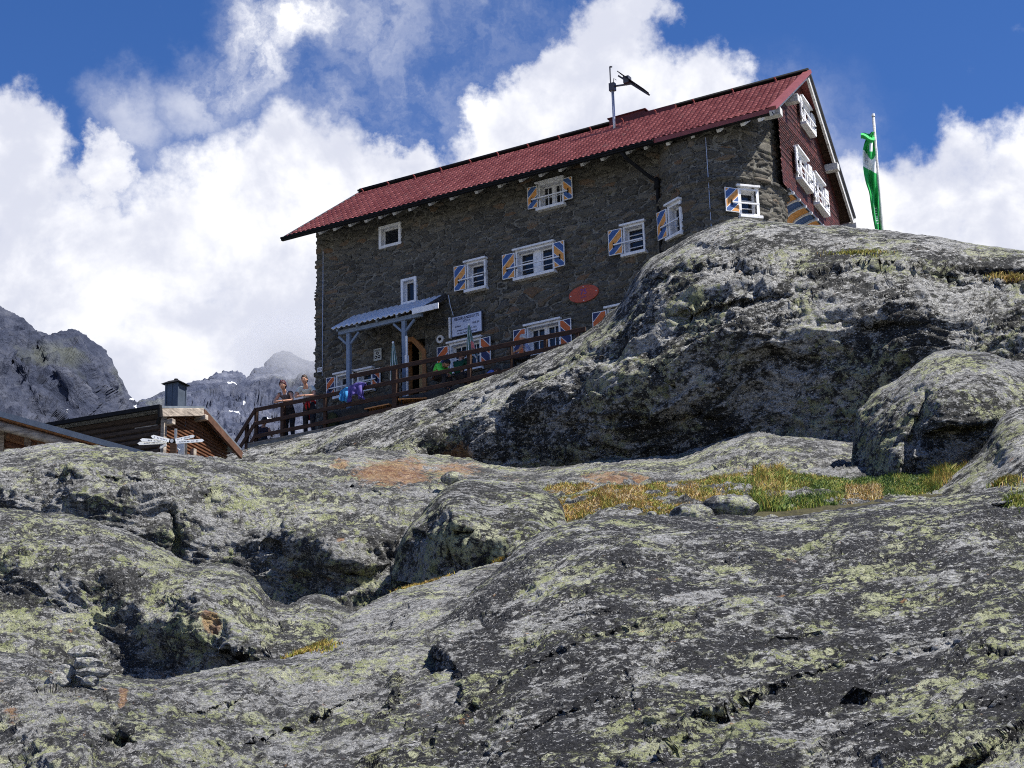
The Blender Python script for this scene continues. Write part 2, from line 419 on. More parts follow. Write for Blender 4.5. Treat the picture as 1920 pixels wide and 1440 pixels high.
def posd(s, px, py):
    """point on the finished, displaced rock"""
    xs, yt, yb, nr, nk = s.meta; px = np.asarray(px, float); py = np.asarray(py, float)
    c = np.clip(np.round((px - xs[0]) / (xs[1] - xs[0])).astype(int), 0, len(xs) - 1); t = np.clip((py - yt[c]) / (yb[c] - yt[c]), 0, 1) ** (1 / 1.12)
    return s.V[nk + np.round(t * (nr - 1)).astype(int), c]
def rock_disp(unit, along, amps, seed=0):
    a = np.array(along, float); a /= np.linalg.norm(a); s1 = np.cross(a, [0, 0, 1]); s1 /= np.linalg.norm(s1); s2 = np.cross(a, s1)
    M = np.stack([a, s1, s2])
    def f(V, PX, PY):
        q = V @ M.T
        A0, A1, A2, A3 = amps
        r = A0 * fbm(q * np.array([.35, .5, .7]) / (unit * 28), 3, .5, seed)                        # humps
        w = q + (unit * 8) * np.stack([vnoise(q / (unit * 22), seed + 5), vnoise(q / (unit * 22), seed + 6), vnoise(q / (unit * 22), seed + 7)], -1)
        for sc_, am in ((70, A1 * 1.5), (21, A1 * .75), (8, A1 * .3)):                                # tilted slabs: each rises gently and breaks off
            t = w @ np.array([.10, .28, .95]) / (unit * sc_) + 1.5 * vnoise(q * np.array([.4, .6, .9]) / (unit * sc_ * 1.6), seed + int(sc_)); fr = t - np.floor(t)
            msk = smooth01(.5 + 1.3 * vnoise(q / (unit * sc_ * 1.3), seed + 40 + int(sc_))); r = r + am * msk * ((1 - fr) * smooth01(fr / .07) - .45)
        r = r + A0 * 1.6 * fbm(q * np.array([.5, .7, .9]) / (unit * 85), 2, .5, seed + 33)
        led = fbm(w * np.array([.22, .5, 1.0]) / (unit * 11), 4, .55, seed + 3, ridged=True)         # ledges along the foliation
        r = r + A1 * led
        r = r + A2 * fbm(w * np.array([.5, .8, 1.0]) / (unit * 3.6), 4, .62, seed + 9)               # crust relief
        ck = np.abs(vnoise(q / (unit * 34), seed + 21)); r = r - A3 * .45 * np.exp(-(ck / 0.010) ** 2)      # joints
        return r
    return f
def notch(cx, cy, w, h, depth, ang=0, sharp=6.0):
    """a recess with a sharp upper edge"""
    ca, sa = math.cos(ang), math.sin(ang)
    def f(px, py):
        x = ((px - cx) * ca + (py - cy) * sa) / w; y = (-(px - cx) * sa + (py - cy) * ca) / h
        return depth * np.exp(-x ** 4) * smooth01(y * sharp) * np.exp(-np.clip(y, 0, 9) ** 2 * 1.5)
    return f
def face(x0, x1, y0, h, k, slope=0.0, soft=8.0):
    """a steep broken face: below its upper edge the rock stands upright for h pixels, then meets the slab again"""
    def f(px, py):
        y = py - (y0 + slope * (px - x0)); m = smooth01((px - x0) / soft) * smooth01((x1 - px) / soft)
        return k * m * np.where(y < 0, 0, np.where(y < h, y, np.clip(h * (1 - (y - h) / 12.0), 0, h)))
    return f
def ledge(pts, depth, width, soft=40.0):
    """a shallow broken edge: the surface steps back just below the line and eases out again"""
    xs_ = [p[0] for p in pts]
    def f(px, py):
        y = py - interp_curve(pts, np.clip(px, xs_[0], xs_[-1])); m = smooth01((px - xs_[0]) / soft) * smooth01((xs_[-1] - px) / soft)
        y = y + 3.0 * np.sin(px * .11) + 2 * np.sin(px * .27 + 1)
        return depth * m * np.where(y < 0, 0, smooth01(y / 5.0) * np.exp(-np.clip(y, 0, 400) / width))
    return f
def pit(cx, cy, w, h, depth, ang=0.0, pw=6):
    ca, sa = math.cos(ang), math.sin(ang)
    def f(px, py):
        x = ((px - cx) * ca + (py - cy) * sa) / w; y = (-(px - cx) * sa + (py - cy) * ca) / h
        return depth * np.exp(-(np.abs(x) ** 2.4 + np.abs(y) ** 2.4 + .25 * np.sin(px * .13) * np.cos(py * .17)) ** (pw / 2))
    return f
def lump(cx, cy, w, h, depth, ang=0, pw=2):
    ca, sa = math.cos(ang), math.sin(ang)
    def f(px, py):
        x = ((px - cx) * ca + (py - cy) * sa) / w; y = (-(px - cx) * sa + (py - cy) * ca) / h
        return -depth * np.exp(-(x * x + y * y) ** (pw / 2))
    return f
def crease(pts, depth, width):
    """a crack following a polyline"""
    pts = np.array(pts, float)
    def f(px, py):
        dd = np.full(np.broadcast(px, py).shape, 1e9)
        for p, q in zip(pts[:-1], pts[1:]):
            v = q - p; t = np.clip(((px - p[0]) * v[0] + (py - p[1]) * v[1]) / (v @ v), 0, 1)
            dd = np.minimum(dd, np.hypot(px - p[0] - t * v[0], py - p[1] - t * v[1]))
        return depth * np.exp(-(dd / width) ** 2)
    return f

# ------------------------------------------------------------------ the rock
DA = (1, -.25, .16); DB = (1, .1, -.05); DCC = (1, .1, -.08); DD_ = (.9, .35, .28); DE = (1, .15, .05)
MA = rock_mat('far_rock', 0.042, DA, cov=.50, lich=.50, dark=(0.045, 0.045, 0.043), pale=(.37, .365, .35), lichcol=(.46, .49, .25))
MBk = rock_mat('middle_rock', 0.030, DB, cov=.50, lich=.60, dark=(0.07, 0.07, 0.07))
MC = rock_mat('left_rock', 0.022, DCC, cov=.38, lich=.68, dark=(0.055, 0.055, 0.055))
MD = rock_mat('lower_rock', 0.021, DD_, cov=.60, lich=.58, dark=(0.06, 0.06, 0.062))
ME = rock_mat('front_rock', 0.023, DE, cov=.27, lich=.54, dark=(0.034, 0.034, 0.037), pale=(.34, .338, .33))

topA = [(-500, 930), (-100, 900), (300, 875), (430, 854), (470, 842), (560, 821), (620, 804), (700, 780), (800, 749), (900, 716), (960, 694), (1020, 664), (1080, 634), (1130, 598), (1165, 562),
        (1190, 520), (1212, 490), (1250, 468), (1300, 438), (1340, 422), (1400, 412), (1450, 416), (1520, 423), (1600, 430), (1700, 436), (1780, 447), (1850, 460), (1920, 468), (2100, 490), (2500, 540)]
botA = [(-500, 1000), (400, 930), (700, 900), (900, 920), (1600, 920), (2500, 960)]
depA = [(-500, 930, 46), (430, 856, 48), (430, 920, 46), (560, 826, 47.5), (600, 850, 45.5), (700, 782, 46.5), (700, 830, 42.5), (700, 900, 37),
        (800, 750, 45), (800, 790, 42), (810, 815, 40.5), (830, 880, 40.6), (900, 716, 43.6), (900, 770, 40.5), (900, 850, 39.5), (900, 900, 39.4),
        (1000, 674, 42.3), (1000, 725, 39.6), (1000, 760, 38.9), (1000, 800, 39.2), (1000, 890, 39.0), (1130, 598, 41.2), (1130, 700, 37.7), (1130, 745, 37.25), (1130, 860, 37.7),
        (1212, 490, 40.6), (1212, 560, 38.9), (1212, 620, 37.8), (1240, 690, 36.5), (1240, 730, 36.35), (1240, 860, 37.0), (1300, 438, 40), (1400, 412, 39.5), (1400, 500, 37.6), (1400, 600, 35.7), (1410, 635, 35.3), (1410, 680, 35.7), (1410, 830, 35.8),
        (1550, 426, 39), (1550, 490, 37.2), (1560, 570, 35.5), (1560, 620, 35.0), (1560, 700, 35.0), (1560, 830, 34.6), (1700, 436, 38.3), (1700, 500, 36.4), (1700, 545, 35.2), (1700, 575, 34.8), (1700, 680, 34.4), (1700, 850, 33.6),
        (1850, 460, 37.5), (1850, 525, 35.7), (1850, 560, 35.0), (1850, 640, 34.2), (1920, 468, 37), (1920, 540, 35), (1920, 700, 33.5), (2500, 540, 36), (2500, 800, 32)]
A = Sheet(-500, 2500, topA, botA, depA, 26, 1.1, feats=[ledge([(1190, 525), (1340, 500), (1480, 522), (1640, 505), (1800, 528), (1960, 535)], .40, 22), ledge([(1130, 640), (1280, 585), (1400, 560), (1560, 540)], .30, 20), ledge([(760, 790), (900, 740), (1040, 690), (1150, 655)], .30, 18), crease([(1700, 530), (1780, 520), (1930, 515)], .5, 6), crease([(1230, 480), (1290, 455), (1370, 470)], .12, 5), notch(1250, 770, 70, 60, .25), notch(1480, 660, 60, 40, .3, .2),
     crease([(1080, 810), (1130, 840), (1180, 850)], .3, 6), lump(1080, 840, 50, 30, .5), notch(1640, 600, 90, 40, .3), crease([(1390, 830), (1300, 760), (1240, 700)], .15, 6)], seed=1)
A.wob = 2.0; A.near = .25; A.nearpx = 90
A.mesh('bedrock_dome', MA, 3.0, rock_disp(.045, DA, (.10, .16, .09, .16), 3), back=9, drop=.25,
       rust=[(860, 850, 55, 28, .9), (1480, 800, 120, 50, .35), (1390, 560, 60, 30, .4), (1620, 480, 50, 8, .5), (1900, 527, 40, 8, .9), (1600, 690, 140, 60, .3)])

topB = [(-500, 880), (-100, 860), (0, 850), (60, 838), (130, 829), (200, 832), (300, 848), (400, 858), (460, 862), (540, 855), (620, 850), (690, 845), (740, 852), (820, 858), (900, 868), (960, 882), (1040, 880), (1130, 866), (1190, 860),
        (1260, 852), (1320, 840), (1380, 818), (1420, 808), (1460, 824), (1540, 830), (1600, 836), (1700, 845), (1850, 850), (2100, 840), (2500, 860)]
botB = [(-500, 1100), (0, 1090), (300, 1130), (500, 1220), (750, 1220), (1000, 1120), (1300, 1060), (2500, 1040)]
depB = [(-500, 880, 32), (-500, 1100, 25), (0, 850, 31), (0, 885, 28.2), (0, 900, 27.7), (0, 955, 27.35), (0, 1080, 26.8), (150, 829, 31), (150, 875, 27.9), (150, 892, 27.2), (150, 965, 26.8), (150, 1080, 26.2),
        (300, 848, 31), (300, 885, 28), (300, 905, 27.1), (300, 960, 26.7), (300, 1050, 26.3), (430, 860, 32), (430, 925, 27.6), (430, 960, 26.9), (430, 1040, 26.4), (430, 1100, 26.0),
        (560, 855, 35), (560, 890, 31.5), (560, 950, 27.5), (560, 985, 26.0), (560, 1010, 25.7), (560, 1060, 25.7), (560, 1140, 25.5), (700, 848, 37.5), (700, 880, 33.5), (700, 930, 29), (700, 965, 26.6), (690, 985, 25.9), (690, 1060, 25.4), (690, 1140, 24.9), (620, 1040, 25.2), (740, 1060, 25.8),
        (850, 860, 38), (850, 900, 32.5), (850, 980, 26.5), (1000, 882, 37), (1000, 920, 30), (1000, 1000, 25), (1130, 866, 36.6), (1130, 900, 30.5), (1130, 950, 26), (1130, 1020, 22.5),
        (1260, 852, 36), (1260, 900, 29.5), (1260, 950, 25.2), (1260, 1020, 22), (1420, 808, 35), (1430, 850, 31.5), (1430, 895, 28), (1430, 950, 24.8), (1430, 1020, 22),
        (1600, 836, 34), (1600, 880, 29), (1600, 930, 25.6), (1600, 1000, 22), (1800, 850, 32), (1800, 900, 26.5), (1800, 1000, 21.5), (2100, 850, 30), (2100, 1000, 21), (2500, 900, 30)]
B = Sheet(-500, 2500, topB, botB, depB, 22, .7, feats=[ledge([(440, 890), (600, 908), (760, 945)], .30, 22), ledge([(-60, 905), (150, 888), (330, 912), (430, 950)], .22, 25), ledge([(920, 905), (1100, 902), (1250, 885), (1420, 850)], .25, 18), crease([(320, 960), (335, 1010), (325, 1060)], .25, 9), crease([(470, 870), (560, 905), (640, 915)], .12, 6), lump(850, 890, 40, 18, .5), crease([(700, 900), (780, 880), (880, 865)], .25, 6),
     lump(1160, 890, 60, 12, .4), lump(1290, 905, 60, 12, .4), crease([(1100, 900), (1260, 905), (1400, 880)], .2, 5), crease([(500, 1020), (600, 1060), (690, 1080)], .25, 7)], seed=5)
B.mesh('bedrock_slope', MBk, 3.0, rock_disp(.030, DB, (.14, .12, .06, .10), 31), back=5.4, drop=.22,
       rust=[(735, 893, 85, 34, 1.2), (640, 870, 30, 12, .8), (680, 880, 40, 18, .7), (850, 880, 70, 18, .8), (770, 862, 30, 8, .9), (1160, 900, 90, 20, .95), (1400, 880, 70, 20, .5), (640, 1020, 10, 8, 1.0), (955, 900, 60, 14, .5), (1280, 880, 60, 14, .35)])

topC = [(-500, 930), (-100, 948), (0, 955), (80, 962), (150, 969), (210, 992), (260, 1012), (300, 1035), (345, 1062), (400, 1062), (440, 1068), (480, 1092), (508, 1128), (540, 1140), (580, 1118), (620, 1122), (650, 1145), (700, 1165), (1000, 1200)]
botC = [(-500, 1330), (0, 1320), (500, 1320), (1000, 1300)]
depC = [(-500, 930, 25), (-500, 1300, 18), (0, 955, 24.5), (0, 1000, 21.7), (10, 1040, 20.9), (0, 1130, 20.6), (0, 1210, 19.2), (0, 1300, 18), (100, 965, 24.3), (100, 1010, 21.9), (120, 1050, 20.8), (100, 1150, 20.2), (100, 1220, 19.2),
        (200, 992, 23.6), (210, 1040, 21.2), (220, 1070, 20.5), (200, 1130, 20.1), (200, 1200, 19.6), (200, 1260, 19), (300, 1035, 22.8), (300, 1075, 20.8), (290, 1130, 19.7), (290, 1250, 19), (345, 1062, 22.0), (352, 1090, 20.4), (372, 1125, 19.1), (330, 1135, 19.35), (270, 1150, 19.4), (395, 1170, 18.7), (340, 1190, 18.7), (425, 1225, 18.1), (380, 1240, 18.5),
        (440, 1068, 22), (440, 1100, 20.3), (450, 1150, 18.9), (450, 1200, 18.2), (430, 1255, 18.3), (500, 1128, 21), (500, 1170, 19), (500, 1230, 17.6), (580, 1118, 21.5), (580, 1150, 20), (580, 1190, 18.6), (650, 1145, 21), (650, 1200, 18.5), (1000, 1250, 19)]
C = Sheet(-500, 1000, topC, botC, depC, 18, .5, feats=[crease([(330, 1060), (250, 1095), (200, 1110)], .1, 6), notch(60, 1050, 100, 60, .25), crease([(505, 1130), (520, 1170), (490, 1220)], .15, 6),
     notch(450, 1225, 24, 24, .3, .3)], seed=9)
C.mesh('bedrock_step', MC, 3.0, rock_disp(.022, DCC, (.12, .09, .045, .08), 51), back=3, drop=.3, rust=[(395, 1165, 22, 26, 1.1), (250, 1080, 40, 8, .5), (330, 1265, 50, 10, .7)])

topD = [(-500, 1200), (-100, 1212), (0, 1215), (90, 1238), (150, 1262), (230, 1268), (300, 1278), (370, 1268), (440, 1252), (520, 1232), (580, 1215), (620, 1190), (660, 1158), (700, 1128), (760, 1100), (820, 1082), (880, 1064), (930, 1056), (1000, 1045), (1200, 1020), (1400, 1010)]
botD = [(-500, 1560), (1400, 1560)]
depD = [(-500, 1200, 17), (-500, 1500, 11), (0, 1215, 17.5), (0, 1260, 15), (0, 1300, 13.7), (0, 1440, 11.3), (0, 1540, 10.4), (150, 1262, 16.2), (150, 1290, 14.3), (200, 1440, 11.2), (300, 1278, 16), (300, 1320, 13.9), (300, 1440, 11.6), (440, 1252, 16.4), (440, 1290, 14.7), (440, 1440, 12),
        (580, 1215, 17.6), (580, 1260, 15.6), (580, 1340, 13.8), (580, 1440, 12.2), (660, 1158, 19.5), (660, 1200, 17.3), (700, 1260, 15.3), (700, 1440, 12.2), (800, 1088, 21.5), (800, 1130, 18.8), (800, 1200, 16.6), (930, 1056, 22), (930, 1100, 19.5), (900, 1300, 14), (1200, 1020, 22), (1400, 1010, 22), (1400, 1500, 11.5), (900, 1540, 11.3)]
D = Sheet(-500, 1400, topD, botD, depD, 16, .35, feats=[ledge([(150, 1405), (350, 1340), (560, 1268), (705, 1185)], .14, 35), ledge([(330, 1440), (520, 1372), (705, 1290)], .12, 35), ledge([(560, 1235), (700, 1170), (820, 1120)], .12, 25), crease([(0, 1320), (90, 1300), (200, 1320)], .22, 7), notch(215, 1380, 30, 80, .5, .3), lump(110, 1400, 70, 50, .35), lump(80, 1345, 80, 18, .2), notch(240, 1375, 40, 60, .35, .8)], seed=14)
D.mesh('bedrock_slab', MD, 2.8, rock_disp(.016, DD_, (.09, .055, .032, .06), 71), back=3, drop=.3, rust=[(195, 1305, 18, 12, 1.1), (228, 1322, 12, 12, 1.1), (20, 1340, 25, 20, .7), (420, 1360, 25, 12, .4), (160, 1325, 25, 12, .6)])

topE = [(600, 1540), (650, 1450), (690, 1370), (715, 1300), (750, 1240), (830, 1165), (880, 1115), (930, 1070), (965, 1030), (1000, 1008), (1060, 986), (1120, 977), (1180, 974), (1300, 975), (1400, 972), (1500, 964), (1580, 958), (1650, 948), (1750, 932), (1830, 920), (1920, 900), (2100, 870), (2500, 840)]
botE = [(600, 1580), (2500, 1580)]
depE = [(600, 1540, 10.6), (700, 1440, 11.8), (715, 1300, 14.5), (750, 1290, 14.0), (750, 1240, 15.8), (830, 1165, 17.8), (840, 1230, 15.0), (850, 1330, 13.2), (850, 1440, 11.6), (930, 1070, 20), (940, 1130, 17), (950, 1200, 15.2), (960, 1300, 13.2), (950, 1440, 11.2), (1000, 1540, 10),
        (1000, 1008, 21), (1020, 1060, 18.2), (1040, 1120, 16.2), (1180, 974, 21.5), (1180, 1010, 19), (1180, 1060, 17.2), (1200, 1150, 15), (1200, 1300, 12.6), (1200, 1440, 10.9), (1400, 972, 21.5), (1400, 1020, 18.5), (1400, 1100, 16), (1400, 1200, 13.8), (1400, 1320, 12), (1400, 1440, 10.6),
        (1600, 956, 21.5), (1600, 1010, 18.4), (1600, 1100, 15.6), (1600, 1250, 12.8), (1600, 1440, 10.4), (1800, 925, 22), (1800, 980, 18.8), (1800, 1080, 15.6), (1800, 1230, 12.6), (1800, 1440, 10), (1920, 900, 22), (1920, 1000, 18), (1920, 1200, 12.8), (1920, 1440, 9.8), (2300, 860, 22), (2300, 1200, 12.5), (2300, 1500, 9), (1500, 1560, 9.8)]
E_ = Sheet(600, 2500, topE, botE, depE, 24, .55, feats=[ledge([(860, 1340), (1000, 1240), (1200, 1165), (1420, 1125)], .085, 60), ledge([(1230, 1415), (1420, 1295), (1650, 1230), (1830, 1205)], .085, 55), ledge([(1450, 1440), (1700, 1355), (1940, 1325)], .08, 50), ledge([(1120, 1060), (1300, 1045), (1500, 1030), (1750, 990)], .09, 40), ledge([(900, 1440), (1020, 1350), (1180, 1300)], .10, 35), pit(802, 1284, 50, 54, 1.5, -.25), pit(750, 1335, 15, 50, .7, .55), face(1180, 1290, 1352, 18, .013, -.25, 30), face(1430, 1570, 1185, 12, .015, -.12, 40), face(1020, 1180, 1165, 12, .018, -.25, 40), notch(1870, 1226, 30, 9, .22, .05, 5), notch(1612, 1312, 22, 7, .12, .2, 5), crease([(800, 1400), (806, 1340), (812, 1290)], .12, 6),  # narrow second pit: cast shadow of the hollow, put into the shape
     notch(1330, 1335, 30, 9, .2, -.1, 5), notch(1905, 940, 45, 24, .5, -.1), crease([(1170, 1260), (1180, 1290), (1190, 1330)], .06, 5), lump(1280, 1390, 110, 60, .25), notch(1850, 1400, 120, 60, .3, -.5), lump(1350, 1150, 160, 60, .22, -.5), lump(1870, 1200, 70, 80, .2), crease([(1080, 1110), (1000, 1190), (930, 1290)], .10, 16)], seed=21)
E_.mesh('bedrock_front', ME, 2.6, rock_disp(.016, DE, (.09, .050, .030, .045), 91), back=2.2, drop=.35, rust=[(1240, 1085, 60, 6, .5), (1590, 1190, 8, 6, 1.1), (1480, 1050, 50, 20, .4), (1470, 1105, 14, 5, .9)])

topF = [(1740, 930), (1790, 895), (1830, 862), (1850, 838), (1870, 800), (1892, 775), (1930, 760), (2000, 745), (2300, 720), (2500, 720)]
botF = [(1740, 1000), (2500, 1000)]
depF = [(1740, 930, 24.5), (1790, 930, 23.6), (1850, 838, 24.5), (1860, 900, 23.2), (1892, 775, 25), (1900, 830, 23.6), (1910, 900, 22.6), (2000, 745, 25), (2000, 850, 22.8), (2300, 720, 25), (2300, 900, 21.5), (2500, 950, 21)]
Fs = Sheet(1740, 2500, topF, botF, depF, 24, .8, seed=33)
Fs.mesh('bedrock_edge', MA, 3.0, rock_disp(.030, (.8, .1, .5), (.09, .06, .03, .05), 131), back=3, drop=.3)
for o_ in list(COL.objects):
    if o_.name.startswith('bedrock'): tag(o_, kind='structure')

MBO = rock_mat('boulder_rock', 0.030, (1, .1, -.1), cov=.46, lich=.68, dark=(0.040, 0.040, 0.038))
# ------------------------------------------------------------------ the mountain hut
BAZ = D2R(30.7); BO = np.array([-5.9032, 52.2597, 14.6])
be = np.array([math.cos(BAZ), -math.sin(BAZ), 0]); bn = np.array([-math.sin(BAZ), -math.cos(BAZ), 0]); bz = np.array([0, 0, 1.0])
def L(u, v, w): return (u, -v, w)                      # u along the front, v outwards, w up  ->  local space of the hut
def W3(u, v, w): return BO + be * u + bn * v + bz * w
def at(px, py, v):
    """(u, w) of the photographed point on the vertical plane v metres in front of the facade"""
    o = BO + bn * v; r = ray(px, py); q = r * ((o @ bn) / (r @ bn)); return float((q - BO) @ be), float(q[2] - BO[2])
gdu, gdv = -0.1214, -0.9926; gnu, gnv = 0.9926, -0.1214; GU0 = 15.21
GSH = lambda s: 0.12 + 0.055 * s
def Gs(s, o, w): return G(s, o, w + GSH(s))
def G(s, o, w): return L(GU0 + gdu * s + gnu * o, gdv * s + gnv * o, w)
def atg(px, py, o=0.0):
    nn = be * gnu + bn * gnv; p0 = BO + be * (GU0 + gnu * o) + bn * (gnv * o); r = ray(px, py); q = r * ((p0 @ nn) / (r @ nn)) - BO
    u, v = q @ be, q @ bn; return float((u - GU0) * gdu + v * gdv), float(q[2])
TC = (13.26, -0.80); TR = 1.62                         # corner tower
def att(px, py):
    r = ray(px, py); a = np.array([r @ be, r @ bn]); o = np.array([-BO @ be - TC[0], -BO @ bn - TC[1]])
    A_ = a @ a; B_ = 2 * a @ o; C_ = o @ o - TR * TR; t = (-B_ - math.sqrt(max(B_ * B_ - 4 * A_ * C_, 0))) / (2 * A_)
    p = o + a * t; return math.atan2(p[0], p[1]), float(r[2] * t - BO[2])     # angle from v axis towards +u
def Tw(ang, r, w): return L(TC[0] + math.sin(ang) * r, TC[1] + math.cos(ang) * r, w)

hut = empty('mountain_hut', BO, -BAZ)
tag(hut, 'grey rubble stone mountain hut with red tiled roof and striped shutters on the rock', 'mountain hut')

def wall_stone_mat():
    m, g, b = new_mat('rubble_stone')
    tc = g.new('ShaderNodeTexCoord').outputs['Object']
    cr = g.attr('cell'); ed = g.attr('edge')
    stone = g.ramp(cr, [(0.0, (0.028, 0.027, 0.026)), (0.16, (0.06, 0.057, 0.052)), (0.30, (0.060, 0.057, 0.050)), (0.5, (0.115, 0.110, 0.098)), (0.72, (0.075, 0.073, 0.068)), (0.86, (0.16, 0.148, 0.125)), (1.0, (0.15, 0.085, 0.045))])
    n1 = g.noise(tc, 14, 7, 0.7); n2 = g.noise(g.vec('MULTIPLY', tc, (1, 1, 2.2)), 20, 6, 0.7)
    stone = g.mix(g.mr(n2, 0.35, 0.7, 0, 0.8), stone, g.mix(0.5, stone, (0.30, 0.28, 0.25)))
    stone = g.mix(g.mr(n1, 0.55, 0.72, 0, 0.7), stone, (0.04, 0.038, 0.035))
    mort = g.mix(g.mr(g.noise(tc, 9, 6, 0.7), 0.35, 0.65), (0.145, 0.141, 0.128), (0.265, 0.258, 0.235))
    c = g.mix(g.mr(g.math('ADD', ed, g.math('MULTIPLY', g.math('SUBTRACT', n1, 0.5), 0.22)), 0.07, 0.14), mort, stone)
    ring = g.math('MULTIPLY', g.mr(g.math('ABSOLUTE', g.math('SUBTRACT', ed, 0.12)), 0.07, 0.02), g.mr(g.noise(tc, 7, 4, .7), .46, .56))  # dark gaps and crevice shadows painted round the stones
    c = g.mix(g.math('MULTIPLY', ring, .85), c, (0.02, 0.019, 0.017))
    lic = g.math('MULTIPLY', g.mr(g.noise(tc, 5, 7, 0.75), 0.60, 0.68), 0.45)
    c = g.mix(lic, c, (0.27, 0.27, 0.14))
    c = g.mix(g.math('MULTIPLY', g.mr(g.noise(tc, 0.9, 4, 0.6), 0.45, 0.7), 0.35), c, (0.05, 0.05, 0.045))
    c = g.vec('MULTIPLY', c, (0.86, 0.84, 0.79))
    g.put(b.inputs['Base Color'], c); b.inputs['Roughness'].default_value = 0.92; b.inputs['Specular IOR Level'].default_value = 0.15
    bump(g, b, g.math('ADD', n2, g.math('MULTIPLY', n1, 0.7)), 0.8, 0.03)
    return m
M_STONE = wall_stone_mat()
M_WHITE = simple('white_paint', (0.72, 0.72, 0.73), 0.55, 0.06, 8, dirt=(0.45, 0.44, 0.42))
M_ORANGE = simple('orange_paint', (0.60, 0.27, 0.07), 0.6, 0.12, 9)
M_BLUE = simple('blue_paint', (0.045, 0.10, 0.26), 0.6, 0.15, 9)
M_REDOR = simple('red_orange_paint', (0.50, 0.115, 0.03), 0.6, 0.12, 9)
M_NAVY = simple('navy_paint', (0.025, 0.035, 0.10), 0.6, 0.12, 9)
M_BLACK = simple('black_metal', (0.014, 0.014, 0.015), 0.85, 0.2, 9, spec=.1)
M_DGREY = simple('dark_grey_metal', (0.055, 0.055, 0.06), 0.45, 0.2, 9, spec=0.5)
M_GALV = simple('galvanised_metal', (0.46, 0.47, 0.50), 0.42, 0.1, 12, metal=0.6, spec=0.5)
M_STEELB = simple('blue_grey_steel', (0.17, 0.215, 0.29), 0.5, 0.1, 7)
M_WOODW = simple('weathered_white_wood', (0.52, 0.51, 0.49), 0.8, 0.2, 6, stretch=(1, 1, 6), dirt=(0.24, 0.22, 0.2))
M_BROWN = simple('dark_brown_stained_wood', (0.040, 0.019, 0.011), 0.8, 0.4, 4, stretch=(1, 1, 6), bumpd=0.01)
M_ORWOOD = simple('orange_varnished_wood', (0.45, 0.20, 0.065), 0.5, 0.2, 5, stretch=(1, 1, 5))
M_YELWOOD = simple('pale_yellow_wood', (0.62, 0.46, 0.23), 0.6, 0.15, 5, stretch=(1, 1, 5))
def glass_mat():
    m, g, b = new_mat('window_glass'); g.put(b.inputs['Base Color'], (0.012, 0.014, 0.018)); b.inputs['Roughness'].default_value = 0.06; b.inputs['Specular IOR Level'].default_value = 0.55
    return m
M_GLASS = glass_mat()

def cells(a, b_, seed, sx=0.36, sy=0.150, warp=0.34):
    q3 = np.stack([a / 0.5, b_ / 0.35, np.zeros_like(a)], -1)
    x = a / sx + warp * vnoise(q3, seed + 1); y = b_ / sy + warp * 1.2 * vnoise(q3, seed + 2)
    ix = np.floor(x).astype(np.int64); iy = np.floor(y).astype(np.int64)
    f1 = np.full(x.shape, 9.0); f2 = np.full(x.shape, 9.0); cid = np.zeros(x.shape)
    for dx in (-1, 0, 1, 2, -2):
        for dy in (-1, 0, 1):
            jx, jy = ix + dx, iy + dy; z = np.zeros_like(jx)
            ox = 0.5 + 0.48 * _h(jx, jy, z, seed); oy = 0.5 + 0.36 * _h(jx, jy, z, seed + 50)
            wgt = 1.0 + 0.25 * _h(jx, jy, z, seed + 70)
            d = np.hypot(x - jx - ox, (y - jy - oy) * 1.15) * wgt
            c = (_h(jx, jy, z, seed + 90) + 1) / 2
            n1 = d < f1; f2 = np.where(n1, f1, np.minimum(f2, d)); cid = np.where(n1, c, cid); f1 = np.where(n1, d, f1)
    return cid, f2 - f1

